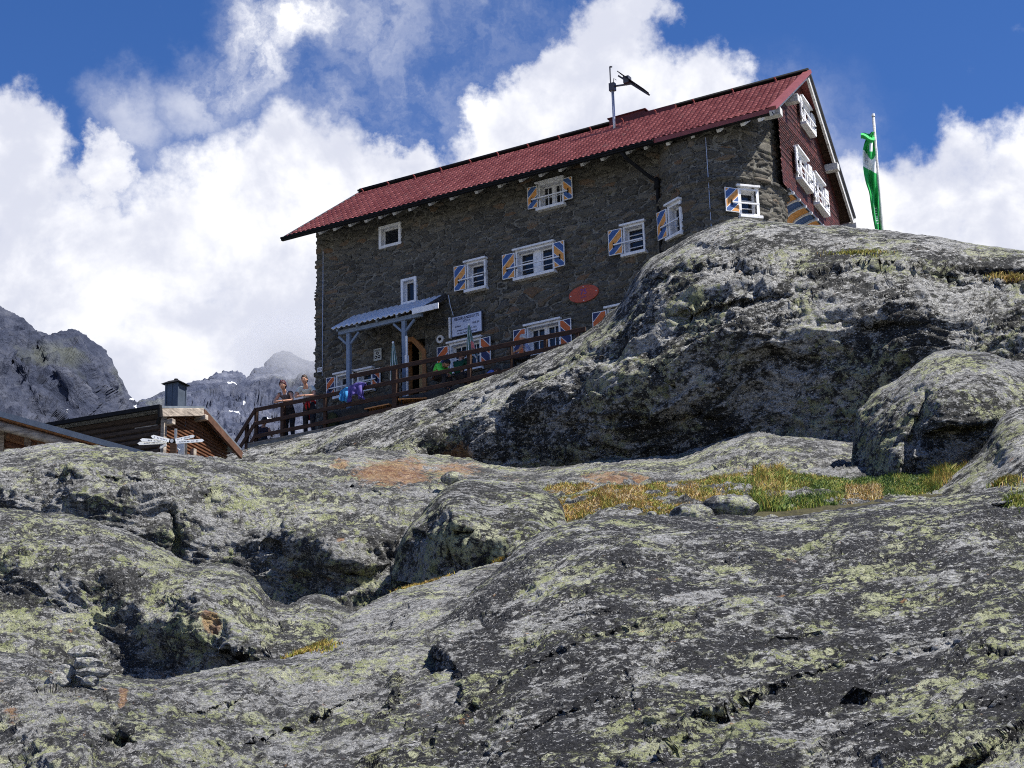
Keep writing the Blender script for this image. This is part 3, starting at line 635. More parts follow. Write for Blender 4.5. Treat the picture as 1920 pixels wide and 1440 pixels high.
EV, EW0, EW1 = 0.95, 5.93, 5.86; RV, RW0, RW1 = -3.3, 8.92, 8.80
OPEN = []      # openings in the unrolled wall: (a0, a1, w0, w1)
WINS = []
def build_wall():
    # path: left side wall, facade, tower
    pts = []; 
    for v in np.arange(-8.3, -0.001, 0.07): pts.append((0.0, v, -1, 0))
    for u in np.arange(0, 12.0, 0.032): pts.append((u, 0.0, 0, 1))
    a_start = -math.acos(0.80 / TR) ; a_end = D2R(118)
    for ang in np.arange(a_start, a_end, 0.021): pts.append((TC[0] + TR * math.sin(ang), TC[1] + TR * math.cos(ang), math.sin(ang), math.cos(ang)))
    pts = np.array(pts); seg = np.r_[0, np.cumsum(np.hypot(*np.diff(pts[:, :2], axis=0).T))]; i0 = int(round(8.3 / 0.07)); seg -= seg[i0]
    ws = np.arange(-1.9, 6.9, 0.030)
    Aa, Ww = np.meshgrid(seg, ws); nu_ = np.repeat(pts[None, :, 2], len(ws), 0); nv_ = np.repeat(pts[None, :, 3], len(ws), 0)
    # soften the normal round the corner
    nu_[:, i0 - 2:i0 + 2] = -0.7; nv_[:, i0 - 2:i0 + 2] = 0.7
    cid, ed = cells(Aa, Ww, 5)
    cid2, ed2 = cells(Aa, Ww, 77, 0.46, 0.19)
    sel = vnoise(np.stack([Aa / 1.6, Ww / 1.1, Aa * 0], -1), 3) > 0.25
    cid = np.where(sel, cid2, cid); ed = np.where(sel, ed2, ed)
    relief = smooth01((ed - 0.06) / 0.30) * (0.022 + 0.050 * ((cid * 7.3) % 1.0)) + 0.012 * fbm(np.stack([Aa / .12, Ww / .05, Aa * 0], -1), 3, .6, 8)
    relief += 0.02 * vnoise(np.stack([Aa / 1.2, Ww / .8, Aa * 0], -1), 15)
    # rows of projecting flat stones
    led = 4.45 + 0.03 * vnoise(np.stack([Aa / .7, Aa * 0, Aa * 0], -1), 19)
    far = Aa > 6.4
    relief += np.where(far & (Ww < led), 0.055, 0.0) + np.where((Aa > 12.0) & (Ww < led) & (Ww > led - 0.11), 0.09, 0)
    led2 = 3.12 + 0.04 * vnoise(np.stack([Aa / .9, Aa * 0, Aa * 0 + 4], -1), 23); relief += np.where((Aa > 9.2) & (Ww < led2), 0.03, 0)
    led3 = 1.95 + 0.04 * vnoise(np.stack([Aa / .9, Aa * 0, Aa * 0 + 9], -1), 24); relief += np.where((Aa > 5.5) & (Aa < 9.5) & (Ww < led3), 0.03, 0)
    U = pts[None, :, 0] + nu_ * relief; V = pts[None, :, 1] + nv_ * relief
    co = np.stack([U, -V, Ww], -1)
    ac = (Aa[:-1, :-1] + Aa[1:, 1:]) / 2; wc = (Ww[:-1, :-1] + Ww[1:, 1:]) / 2
    keep = np.ones(ac.shape, bool)
    for (a0, a1, w0, w1) in OPEN: keep &= ~((ac > a0) & (ac < a1) & (wc > w0) & (wc < w1))
    vcc = V[:-1, :-1]; keep &= wc < EW1 - .10 + (EV - vcc) * 0.700
    o = grid_mesh('wall', co, M_STONE, hut, attrs={'cell': cid, 'edge': ed}, keep=keep, smooth=True)
    # hidden back and right walls close the house
    mb = MB(L); mb.box((0.05, -8.3, -1.9), (14.3, -8.0, 6.3)); mb.build('back_wall', M_STONE, hut)
    return seg[i0 + len(np.arange(0, 12.0, 0.032))], a_start
A_TOW = 12.0; A_TS = -math.acos(0.80 / TR)
def tower_a(ang): return A_TOW + (ang - A_TS) * TR

def clip(poly, A_, B_, C_):                               # keep A x + B y <= C
    out = []
    for i in range(len(poly)):
        p, q = poly[i], poly[(i + 1) % len(poly)]; dp = A_ * p[0] + B_ * p[1] - C_; dq = A_ * q[0] + B_ * q[1] - C_
        if dp <= 0: out.append(p)
        if dp * dq < 0: t = dp / (dp - dq); out.append((p[0] + (q[0] - p[0]) * t, p[1] + (q[1] - p[1]) * t))
    return out
def shutter(parent, T, w, h, pat, mirror, name='shutter', plain=False):
    mb = MB(T); mb.box((0, 0, 0), (w, 0.035, h), 0)
    if plain:
        for k in range(5): mb.box((0.03, 0.035, h * (0.1 + k * .17)), (w - 0.03, 0.047, h * (0.18 + k * .17)), 0)
        return mb.build(name, [M_WHITE], parent)
    bd = 0.022; rect = [(bd, bd), (w - bd, bd), (w - bd, h - bd), (bd, h - bd)]
    k = h / 0.70
    bands = [(0.16, 1), (0.23, 2), (0.24, 1), (0.22, 2), (0.30, 1)] if pat == 'up' else [(0.27, 4), (0.25, 3), (0.28, 4), (0.4, 3)]
    t = h
    for wd, col in bands:
        wd *= k; t0 = t - wd + 0.028; p = [(w - x, y) if mirror else (x, y) for x, y in rect]
        if mirror: p = p[::-1]
        # stripe coordinate t = y - x (or y - (w-x) mirrored)
        s = -1 if not mirror else 1; off = 0 if not mirror else w
        poly = clip(clip([(x, y) for x, y in rect], s, 1, (t + off) if mirror else t), -s, -1, -(t0 + off) if mirror else -t0)
        if len(poly) >= 3: mb.prism(poly, 0.034, 0.040, col)
        t -= wd
    hg = MB(T); 
    o = mb.build(name, [M_WHITE, M_ORANGE, M_BLUE, M_REDOR, M_NAVY], parent)
    return o
def window(T, w, h, left=0, right=0, pat='up', bar=False, cas=1, lintel=True, sill=True, depth=0.20, mun=3, vm=0, casing=0.055, parent=None, wide=0.07, plain=False, barz=.38):
    parent = parent or hut
    mb = MB(T); e = casing
    mb.box((-e, -depth, -e), (0, 0.075, h + e)); mb.box((w, -depth, -e), (w + e, 0.075, h + e)); mb.box((0, -depth, h), (w, 0.073, h + e)); mb.box((0, -depth, -e), (w, 0.073, 0))
    # sashes
    cw = (w - wide * (cas - 1)) / cas; d0 = -depth + 0.03; d1 = d0 + 0.05
    for c in range(cas):
        x0 = c * (cw + wide); x1 = x0 + cw
        if c: mb.box((x0 - wide, d0, 0), (x0, d1 + 0.02, h))
        st = 0.04
        mb.box((x0, d0, 0), (x0 + st, d1, h)); mb.box((x1 - st, d0, 0), (x1, d1, h)); mb.box((x0 + st, d0, 0), (x1 - st, d1 - .002, st)); mb.box((x0 + st, d0, h - st), (x1 - st, d1 - .002, h))
        for k in range(1, mun): z = h * k / mun; mb.box((x0 + st, d0 + .01, z - 0.011), (x1 - st, d1 - .006, z + 0.011))
        for k in range(vm): x = x0 + (k + 1) * cw / (vm + 1); mb.box((x - 0.011, d0 + .012, st), (x + 0.011, d1 - .004, h - st))
    wn = mb.build('window', M_WHITE, parent)
    mb = MB(T); mb.box((0.01, -depth - 0.02, 0.01), (w - 0.01, -depth + 0.035, h - 0.01)); mb.build('pane', M_GLASS, wn)
    if lintel: mb = MB(T); mb.box((-0.13, 0.0, h + e + 0.002), (w + 0.10, 0.16, h + e + 0.062)); mb.build('lintel', M_WHITE, wn, bevel=0.006)
    if sill: mb = MB(T); mb.box((-0.10, 0.0, -e - 0.085), (w + 0.11, 0.20, -e - 0.002)); mb.build('sill', M_WHITE, wn, bevel=0.006)
    if left:
        def TL(x, y, z, _T=T): c_, s_ = math.cos(0.12), math.sin(0.12); return _T(-e - 0.01 - left * c_ + x * c_, 0.085 + (left - x) * s_ * 0.6 + y, z - 0.01)
        shutter(wn, TL, left, h + 0.02, pat, False, plain=plain)
    if right:
        def TRr(x, y, z, _T=T): c_, s_ = math.cos(0.12), math.sin(0.12); return _T(w + e + 0.01 + x * c_, 0.085 + x * s_ * 0.6 + y, z - 0.01)
        shutter(wn, TRr, right, h + 0.02, pat, True, plain=plain)
    if bar:
        mb = MB(T); x0 = -left * 0.75 if left else -0.03; x1 = w + (right * 0.75 if right else 0.03); z = h * barz
        mb.bar((x0, 0.17, z), (x1, 0.17, z), 0.035, 0.035)
        if left: mb.box((x0 - 0.02, 0.13, z - 0.07), (x0 + 0.01, 0.165, z + 0.07), 1)
        if right: mb.box((x1 - 0.01, 0.13, z - 0.07), (x1 + 0.02, 0.165, z + 0.07), 1)
        mb.build('bar', [M_WHITE, M_BLACK], wn)
    return wn

def FT(u0, w0): return lambda x, y, z: L(u0 + x, y + (.06 if w0 < 3.6 and u0 > 5 else .035 if w0 < 4.4 else .012), w0 + z)
def fwin(bl, tr, **k):
    """front window from the photographed lower-left and upper-right corners of its opening"""
    u0, w0 = at(*bl, 0.04); u1, w1 = at(*tr, 0.04)
    OPEN.append((u0 - .02, u1 + .02, w0 - .02, w1 + .02)); return window(FT(u0, w0), u1 - u0, w1 - w0, **k)
def build_windows():
    fwin((716, 462), (748, 422), depth=.16, mun=0, casing=0.085, lintel=False, sill=False)
    fwin((758, 568), (778, 524), depth=.16, mun=0, casing=0.075, lintel=False, sill=False)
    fwin((882, 543), (910, 491), left=.39, bar=True, depth=.2)
    fwin((974, 521), (1038, 460), left=.40, right=.36, bar=True, cas=2, wide=.24)
    fwin((1015, 389), (1054, 339), left=.32, right=.31, bar=True, cas=2, vm=1, mun=2, pat='up')
    fwin((1176, 476), (1207, 422), left=.42, bar=True, mun=4)
    fwin((635, 742), (661, 702), left=.30, pat='low', bar=True, mun=2, cas=1)
    fwin((675, 731), (698, 696), right=.31, pat='low', bar=True, mun=2)
    fwin((849, 696), (901, 638), left=.38, right=.34, pat='low', mun=2, vm=1, cas=2)
    fwin((995, 663), (1050, 605), left=.39, right=.37, pat='low', mun=2, vm=1, cas=2)
    fwin((1147, 634), (1190, 574), left=.42, pat='low', mun=2, vm=1)
    # two tower windows, each flat, tangent to the round wall
    for (px, py, w, h, lf) in ((1269, 412, .42, .78, .38), (1402, 381, .44, .66, .40)):
        ang, wc = att(px, py); r = TR * math.cos(0.13) + 0.02
        s, c = math.sin(ang), math.cos(ang)
        def TT(x, y, z, s=s, c=c, r=r, wc=wc, w=w, h=h):
            xx = x - w / 2; return L(TC[0] + s * (r + y) + c * xx, TC[1] + c * (r + y) - s * xx, wc - h / 2 + z)
        a = tower_a(ang); OPEN.append((a - w / 2 - .04, a + w / 2 + .04, wc - h / 2 - .03, wc + h / 2 + .03))
        window(TT, w, h, left=lf, bar=True, depth=.2, mun=3, casing=.075)
build_windows()
# door opening with a canted timber arch
def build_door():
    u0, _ = at(768, 700, .03); u1, w1 = at(797, 690, .03); wt = at(765, 634, .03)[1] ; wb = wt - 2.05
    OPEN.append((u0 - 0.3, u1, wb, wt - .1))
    T = lambda x, y, z: L(u0 + x, y, wb + z)
    w = u1 - u0; h = wt - wb; mb = MB(T); f = 0.13
    outer = [(-0.16, 0), (-0.16, h), (0.16, h), (w + 0.05, h - 0.48), (w + 0.05, 0)]; inner = [(-0.04, 0), (-0.04, h - .13), (0.10, h - .13), (w - 0.08, h - 0.56), (w - 0.08, 0)]
    for i in range(4):
        mb.prism([outer[i], outer[i + 1], inner[i + 1], inner[i]], -0.18, 0.07)
    d = mb.build('door', simple('door_frame_wood', (.26, .115, .04), .6, .2, 5), hut)
    mb = MB(T); mb.box((0.02, -0.5, 0), (0.42, -0.44, h - 0.2)); mb.box((w - .16, -.3, 0), (w - .13, -.1, 1.5), 1); mb.build('door_leaf', [M_YELWOOD, M_WHITE], d)
    mb = MB(T); mb.box((-.4, -1.4, -.1), (w, -1.35, h)); mb.box((-.45, -1.4, -.1), (-.4, -.2, h)); mb.box((w, -1.4, -.1), (w + .04, -.2, h)); mb.box((-.4, -1.35, h - .1), (w, -.2, h - .05)); mb.build('passage', simple('dark_interior', (.03, .026, .022)), d)
build_door()
build_wall()

# roof ---------------------------------------------------------------
def tile_mat():
    m, g, b = new_mat('red_roof_tiles'); tc = g.new('ShaderNodeTexCoord').outputs['Object']
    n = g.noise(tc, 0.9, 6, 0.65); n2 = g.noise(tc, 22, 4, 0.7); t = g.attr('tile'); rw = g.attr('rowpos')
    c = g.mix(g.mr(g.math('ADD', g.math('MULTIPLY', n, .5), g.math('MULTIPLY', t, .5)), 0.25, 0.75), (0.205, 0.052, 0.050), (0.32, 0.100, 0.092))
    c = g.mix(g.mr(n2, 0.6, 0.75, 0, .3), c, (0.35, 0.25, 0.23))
    c = g.mix(g.mr(rw, 0.72, 0.95, 0, 0.75), c, (0.07, 0.022, 0.022))   # darker gap line under each lap
    c = g.mix(g.mr(g.noise(tc, 2.4, 7, 0.72), 0.56, 0.68, 0, 0.5), c, (0.24, 0.15, 0.13))
    g.put(b.inputs['Base Color'], c); b.inputs['Roughness'].default_value = 0.55; b.inputs['Specular IOR Level'].default_value = 0.35
    return m
M_TILE = tile_mat(); M_REDM = simple('red_sheet_metal', (0.20, 0.055, 0.05), 0.5, 0.12, 4); M_DRED = simple('dark_red_metal', (0.085, 0.02, 0.018), 0.5, 0.2, 5)
def eave(t): return np.array([-0.44 + (15.60 + 0.44) * t, EV, EW0 + (EW1 - EW0) * t])
def ridge(t): return np.array([-0.66 + (15.08 + 0.66) * t, RV, RW0 + (RW1 - RW0) * t])
def build_roof():
    # near slope: overlapping pressed tile rows
    nrow, per, ncol = 13, 7, 860
    ts = np.linspace(0, 1, ncol); ss = []
    for r in range(nrow):
        for k in range(per): ss.append((r + k / (per - 1) * 0.985) / nrow)
    ss = np.array(ss); T_, S_ = np.meshgrid(ts, ss)
    E0 = np.array([eave(t) for t in ts]); R0 = np.array([ridge(t) for t in ts]); V = E0[None] * (1 - S_[..., None]) + R0[None] * S_[..., None]
    up = np.cross(np.array([1, 0, 0]), (ridge(0) - eave(0))); up = -up / np.linalg.norm(up); up = up if up[2] > 0 else -up
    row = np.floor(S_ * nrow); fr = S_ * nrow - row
    ucoord = V[..., 0] / 0.175 + 0.5 * (row % 2)
    wave = np.abs(np.sin(ucoord * math.pi)) ** 0.8; tid = (_h(np.floor(ucoord).astype(np.int64), row.astype(np.int64), row.astype(np.int64), 4) + 1) / 2
    hgt = 0.062 * (1 - fr) + 0.024 * wave * (1 - 0.35 * fr) + 0.006 * tid
    V = V + up * hgt[..., None]
    # the skirt bends out a little over the tower
    bulge = np.exp(-((V[..., 0] - 13.6) / 1.3) ** 4) * (1 - smooth01(S_ / 0.25)); V[..., 1] += 0.16 * bulge; V[..., 2] -= 0.08 * bulge
    Vl = V.copy(); Vl[..., 1] *= -1
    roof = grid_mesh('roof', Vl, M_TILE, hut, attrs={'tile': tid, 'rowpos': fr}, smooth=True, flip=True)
    # far slope, underside boards
    f0 = np.array([0.1, 2 * RV - EV, EW0]); f1 = np.array([14.58, 2 * RV - EV, EW1])
    mb = MB(L)
    def slab(a, b, c, d, th, m): 
        n_ = np.cross(b - a, d - a); n_ = n_ / np.linalg.norm(n_); n_ = n_ if n_[2] > 0 else -n_
        k = mb.pts([a, b, c, d, a - n_ * th, b - n_ * th, c - n_ * th, d - n_ * th])
        for q in ((0, 1, 2, 3), (7, 6, 5, 4), (0, 4, 5, 1), (1, 5, 6, 2), (2, 6, 7, 3), (3, 7, 4, 0)): mb.face([k + i for i in q], m)
    f0[0] = -0.5 - .3; slab(ridge(0) + [0, 0, .05], ridge(1) + [0, 0, .05], f1 + [0, 0, .03], f0 + [0, 0, .03], 0.10, 0)
    mb.build('far_slope', [M_REDM], hut)
    mb = MB(L); slab(ridge(0) + [.05, -.05, -.06], ridge(1) + [-.05, -.05, -.06], f1 + [-.05, .02, -.08], f0 + [.05, .02, -.08], 0.03, 0); mb.build('far_soffit', [M_BROWN], hut)  # weathered underside; its deep shade is put into the dark brown colour
    mb = MB(L); slab(eave(0) + [.02, -.02, -.012], eave(1) + [-.02, -.02, -.012], ridge(1) + [-.02, 0, -.012], ridge(0) + [.02, 0, -.012], 0.05, 0)
    mb.build('soffit', [M_WOODW], hut)
    # ridge cap
    mb = MB(L); a, b = ridge(0), ridge(1); 
    mb.tube([a + [-.04, 0, .10], b + [.05, 0, .10]], 0.085, 8); mb.bar(a + [-.04, 0.07, .06], b + [.05, 0.07, .06], .20, .05)
    mb.build('ridge_cap', M_BLACK, hut, smooth=True)
    # gutter stops where the tower begins; a red drip flashing continues
    tg = (12.15 + .5) / 16.1; a, b = eave(0), eave(tg)
    mb = MB(L); mb.bar(a + [-.12, .05, -.035], b + [0, .05, -.035], .10, .115); mb.bar(a + [-.12, .12, -.02], b + [0, .12, -.02], .03, .05); mb.build('gutter', M_BLACK, hut)
    mb = MB(L); pts = []
    for t in np.linspace(tg - .01, 1, 26):
        p = eave(t); bl = math.exp(-((p[0] - 13.6) / 1.3) ** 4); pts.append((p[0], p[1] + .16 * bl, p[2] - .08 * bl))
    for p, q in zip(pts, pts[1:]):
        mb.bar(np.array(p) + [0, .01, -.01], np.array(q) + [0.003, .01, -.01], .05, .13, 0); mb.bar(np.array(p) + [0, -.035, -.065], np.array(q) + [0.003, -.035, -.065], .13, .045, 1)
    mb.build('drip_flashing', [M_REDM, M_BLACK], hut)
    # verges: red sheet on top, white board beneath, dark edge at the left end
    mb = MB(L); a, b = eave(1), ridge(1); sl = (b - a); 
    for off, w_, h_, m in (((.03, 0, .06), .20, .10, 0), ((-.03, 0, -.075), .06, .13, 1)):
        mb.bar(a + off - sl * .01, b + np.array(off) + sl * .005, w_, h_, m, up=(0, 0, 1))
    mb.build('verge_board', [M_REDM, M_WOODW], hut)
    mb = MB(L); c = np.array([14.58, 2 * RV - EV, EW1]); mb.bar(b + [.0, -.03, -.09], c + [.0, 0, -.12], .07, .22, 0); mb.bar(b + [.03, -.03, .04], c + [.03, -.02, .01], .14, .05, 1)
    mb.build('far_verge_board', [M_WOODW, M_DGREY], hut)
    mb = MB(L); a, b = eave(0), ridge(0); mb.bar(a + [-.03, 0, .03], b + [-.03, 0, .03], .08, .09, 0); mb.build('left_verge', M_DGREY, hut)
    # rafters, white painted ends
    tanp = (RW0 - EW0) / (EV - RV)
    us = [at(px, py, 0.55)[0] for px, py in ((602, 438), (629, 430), (658, 423), (688, 415), (714, 407), (741, 400), (770, 392), (808, 383), (848, 372), (895, 360), (938, 346), (978, 342), (1015, 330), (1052, 320), (1093, 311), (1131, 301), (1178, 285), (1212, 278))]
    for u in us + [12.5, 13.25, 14.0, 14.7, 15.2]:
        mb = MB(L); w0 = EW0 - .07 + (EW1 - EW0) * u / 15.6
        mb.bar((u, 0.62 if u < 12.3 else .86, w0 - .115 + (0.33 if u < 12.3 else .09) * tanp), (u, -.5, w0 - .115 + 1.45 * tanp), .11, .13)
        mb.build('rafter', M_WHITE, hut, bevel=0.008)
    # purlin ends on the gable
    for s, w in ((-0.5, 6.0), (1.55, 7.27), (5.75, 6.85), (7.6, 5.6)):
        mb = MB(G); mb.box((s - .11, -.1, w - .12), (s + .11, .40, w + .10)); mb.build('purlin', M_WOODW, hut, bevel=.01)
    # snow hooks along the ridge
    for t in (.02, .085, .15, .215, .285, .35, .42, .49, .56, .63, .70, .78, .86, .945):
        p = eave(t) * .09 + ridge(t) * .91; mb = MB(L); mb.bar(p + [0, 0, .05], p + [0, .0, .17], .03, .04); mb.bar(p + [0, 0, .17], p + [0, .09, .20], .03, .03); mb.build('snow_hook', M_REDM, hut)
    # raised red metal hatch box on the ridge
    t0 = 0.606; p = ridge(t0)
    mb = MB(L); mb.box((8.75, RV - .1, 8.72), (9.95, RV + .22, 8.99)); mb.box((8.70, RV - .15, 8.99), (10.0, RV + .26, 9.02)); mb.box((9.95, RV + .05, 8.66), (11.0, RV + .30, 8.86)); mb.build('roof_hatch', M_DRED, hut)
    return tanp
tanp = build_roof()

# gable: shingle cladding that juts out on coved joists -------------------
def build_gable():
    m, g, b = new_mat('dark_red_shingles'); tc = g.new('ShaderNodeTexCoord').outputs['Object']; t = g.attr('tile')
    c = g.ramp(g.math('ADD', g.math('MULTIPLY', t, .8), g.math('MULTIPLY', g.noise(tc, 6, 4), .25)), [(0, (.028, .011, .009)), (.5, (.045, .010, .008)), (.85, (.085, .016, .011)), (1, (.17, .05, .035))])
    g.put(b.inputs['Base Color'], c); b.inputs['Roughness'].default_value = .6
    rh, per = 0.085, 4; w0, wt = 4.28, 8.75; nrow = int((wt - w0) / rh)
    wsr = np.array([w0 + (r + k / (per - 1) * .97) * rh for r in range(nrow) for k in range(per)]); ss = np.arange(-1.0, 8.6, 0.025)
    S_, Wg = np.meshgrid(ss, wsr); row = np.floor((Wg - w0) / rh); fr = (Wg - w0) / rh - row
    sc = S_ / 0.105 + .5 * (row % 2) + .2 * _h(row.astype(np.int64), row.astype(np.int64) * 0, row.astype(np.int64) * 0, 2)
    tid = (_h(np.floor(sc).astype(np.int64), row.astype(np.int64), row.astype(np.int64), 9) + 1) / 2; edge = np.minimum(sc % 1, 1 - sc % 1)
    o = 0.035 * (1 - fr) * (.6 + .4 * tid) - .02 * (edge < .12)
    V = np.stack([GU0 + gdu * S_ + gnu * o, -(gdv * S_ + gnv * o), Wg + GSH(S_)], -1)
    sc_ = (ss[:-1] + ss[1:]) / 2; wc = (wsr[:-1] + wsr[1:]) / 2; Sc, Wc = np.meshgrid(sc_, wc)
    vv = gdv * Sc; top = np.where(vv > RV, EW1 - .12 + (EV - vv) * tanp, EW1 - .12 + (vv - (2 * RV - EV)) * tanp)
    keep = (Wc + GSH(Sc) < top) & (vv > 2 * RV - EV + .6) & (vv < -0.62)
    gab = grid_mesh('shingle_cladding', V, m, hut, attrs={'tile': tid}, keep=keep, smooth=False)
    # lower stone wall set back, cove boards and joists under the overhang
    mb = MB(G); mb.box((0.3, -.75, -1.9), (7.3, -.55, 4.0)); mb.build('gable_wall', M_STONE, hut)
    mb = MB(Gs); ms = [M_ORANGE, M_BLUE]
    sj = [atg(1340 + x / 5.54, 180 + y / 5.54, .03)[0] for x, y in ((720, 890), (787, 975), (855, 1060), (923, 1160), (988, 1235), (1045, 1310))]
    st = (sj[-1] - sj[0]) / 5; sj = [sj[0] + st * k for k in range(-1, 11)]; sj = [s for s in sj if .95 < s < 7.4]
    prof = [(-.56, 3.80), (-.50, 3.93), (-.34, 4.06), (-.14, 4.14), (.02, 4.17)]
    for i, (a, b_) in enumerate(zip(sj, sj[1:])):
        for (o0, z0), (o1, z1) in zip(prof, prof[1:]):
            k = mb.pts([(a, o0, z0 + .05), (b_, o0, z0 + .05), (b_, o1, z1 + .05), (a, o1, z1 + .05)]); mb.face([k, k + 1, k + 2, k + 3], i % 2)
    mb.build('cove_boards', ms, hut)
    for s in sj:
        mb = MB(Gs); pr = [(o, z) for o, z in prof] + [(.06, 4.17), (.06, 4.275), (-.56, 4.275)]
        mb.prism(pr, s - .035, s + .035, 0, axis=0); mb.tube([(s - .05, .085, 4.2), (s + .05, .085, 4.2)], .045, 8); mb.build('joist', M_WHITE, hut)
    mb = MB(Gs); mb.box((1.05, -.02, 4.235), (7.7, .065, 4.285)); mb.build('cladding_edge', M_DGREY, hut)
    # windows with white shutters folded out
    for (tl, br, h_) in (((1488, 283), (1518, 352), .74), ((1521, 330), (1549, 398), .74), ((1497, 193), (1523, 243), .62)):
        s0, wa = atg(*tl, .05); s1, wb = atg(*br, .05); wc = (wa + wb) / 2; wd = max(s1 - s0 - .55, .5); s0 = (s0 + s1) / 2 - wd / 2
        T = lambda x, y, z, s0=s0, wc=wc: G(s0 + x, y, wc - h_ / 2 + z)
        window(T, wd, h_, left=.30, right=.30, pat='up', plain=True, cas=2, vm=0, mun=2, depth=.05, casing=.07, bar=True)
    print('GB', atg(1468, 345), atg(1545, 428), att(1310, 350), att(1400,350)); print('GABLE', atg(1484, 276, .05), atg(1520, 358, .05), atg(1551, 402, .05), atg(1493, 185, .05), atg(1524, 248, .05), sj)
build_gable()

# porch ------------------------------------------------------------------
def build_porch():
    vf, wf, wb = 1.5, 2.40, 3.20; u0, u1 = at(622, 617, vf)[0], 4.86; ub0, ub1 = u0 - .25, at(836, 552, 0)[0]
    wf = at(622, 617, vf)[1]; wf1 = at(808, 574, vf)[1]; wb = at(836, 552, 0)[1]
    # corrugated sheet
    nu = 300; us = np.linspace(0, 1, nu); vs = np.linspace(0, 1, 8); U_, V_ = np.meshgrid(us, vs)
    per = 17
    z = 0.022 * np.clip(np.cos(U_ * 2 * math.pi * per) * 2.2, -1, 1)
    u = (u0 + (u1 - u0) * U_) * (1 - V_) + (ub0 + (ub1 - ub0) * U_) * V_
    co = np.stack([u, -(vf + .04) * (1 - V_) - 0.02 * V_, (wf + (wf1 - wf) * U_) * (1 - V_) + wb * V_ + z], -1)
    top = co; bot = co.copy(); bot[..., 2] -= 0.02
    pm = MB(L)
    pr = MB(L)
    # frame: posts, front beam, rafters
    b1, b2 = at(655, 770, 1.25), at(760, 748, 1.25)
    pr.bar((u0 + .12, 1.3, wf - .10), (u1 - .12, 1.3, wf1 - .10), .10, .12)
    for k in range(5):
        uu = u0 + .15 + (u1 - u0 - .35) * k / 4; pr.bar((uu, 1.45, wf - .055), (uu - .1, 0.02, wb - .075), .06, .07)
    porch = pr.build('porch', M_STEELB, hut)
    sh = MB(); 
    o = grid_mesh('corrugated_roof', np.concatenate([bot[::-1], top], 0), simple('pale_corrugated_sheet', (.62, .64, .68), .45, .06, 12), porch, smooth=False)
    for (u, w) in (b1, b2):
        mb = MB(L); mb.box((u - .06, 1.20, w), (u + .06, 1.32, wf - .16)); mb.box((u - .11, 1.15, w - .02), (u + .11, 1.37, w + .02)); mb.build('post', M_STEELB, porch, bevel=.005)
        for s in (-1, 1):
            mb = MB(L); mb.bar((u + s * .04, 1.26, wf - .50), (u + s * .36, 1.26, wf - .19), .06, .06, 0, up=(0, 1, 0)); mb.build('brace', M_STEELB, porch)
    mb = MB(L); u, w = b2; mb.box((u + .075, 1.27, w), (u + .125, 1.32, wf - .65)); mb.box((u + .07, 1.25, w + .95), (u + .14, 1.36, w + 1.25)); mb.build('white_pipe', M_WHITE, porch)
    a, b = at(772, 590, vf + .09), at(818, 567, vf + .09)
    mb = MB(L); mb.bar((at(773, 584, vf + .09)[0], vf + .09, wf1 - .07), (at(822, 572, vf + .09)[0], vf + .09, wf1 - .07), .03, .17, 0, up=(0, 0, 1)); mb.build('fascia_board', M_WHITE, porch)
    mb = MB(L); mb.bar((u1 + .03, vf, wf1 - .06), (ub1 + .03, 0.03, wb - .06), .04, .16); mb.build('end_board', M_DGREY, porch)
    # chain from the end of the sheet
    mb = MB(L); mb.tube([(u1 + .10, .25, wb - .15), (u1 + .12, .2, wb - .45), (u1 + .17, .12, wb - .75)], .012, 5); mb.build('rain_chain', M_GALV, porch)
build_porch()

# downpipe, lightning rods -------------------------------------------------
mb = MB(L); uj = 11.78
mb.tube([(11.15, .98, 5.80), (11.2, .80, 5.66), (11.6, .22, 5.22), (uj, .14, 5.05), (uj, .14, 4.6), (uj + .04, .16, -1.5)], .052, 10); mb.tube([(uj, .14, 5.18), (uj, .14, 4.85)], [.05, .11], 8); mb.build('downpipe', M_BLACK, hut, smooth=True)
def rod(pts, name='lightning_wire', r=.010): mb = MB(L); mb.tube(pts, r, 5); return mb.build(name, M_GALV, hut)
ra, rw = att(1327, 300); 
rod([Tw(ra, TR + .10, 5.6)[0:1] + (-Tw(ra, TR + .10, 5.6)[1], 5.62), (lambda t: (t[0], -t[1], 5.0))(Tw(ra, TR + .09, 5)), (lambda t: (t[0], -t[1], 2.6))(Tw(ra, TR + .12, 5))])
rod([(at(606, 500, .08)[0], .08, 5.6), (at(606, 500, .08)[0] - .02, .09, 1.6)])
mb = MB(L); u, w = at(825, 636, .08)
mb.tube([(u, .03, w), (u, .09, w)], [.125, .12], 20); mb.tube([(u, .09, w), (u, .13, w)], [.05, .035], 12, 1); mb.build('round_lamp', [M_WHITE, M_BLACK], hut)
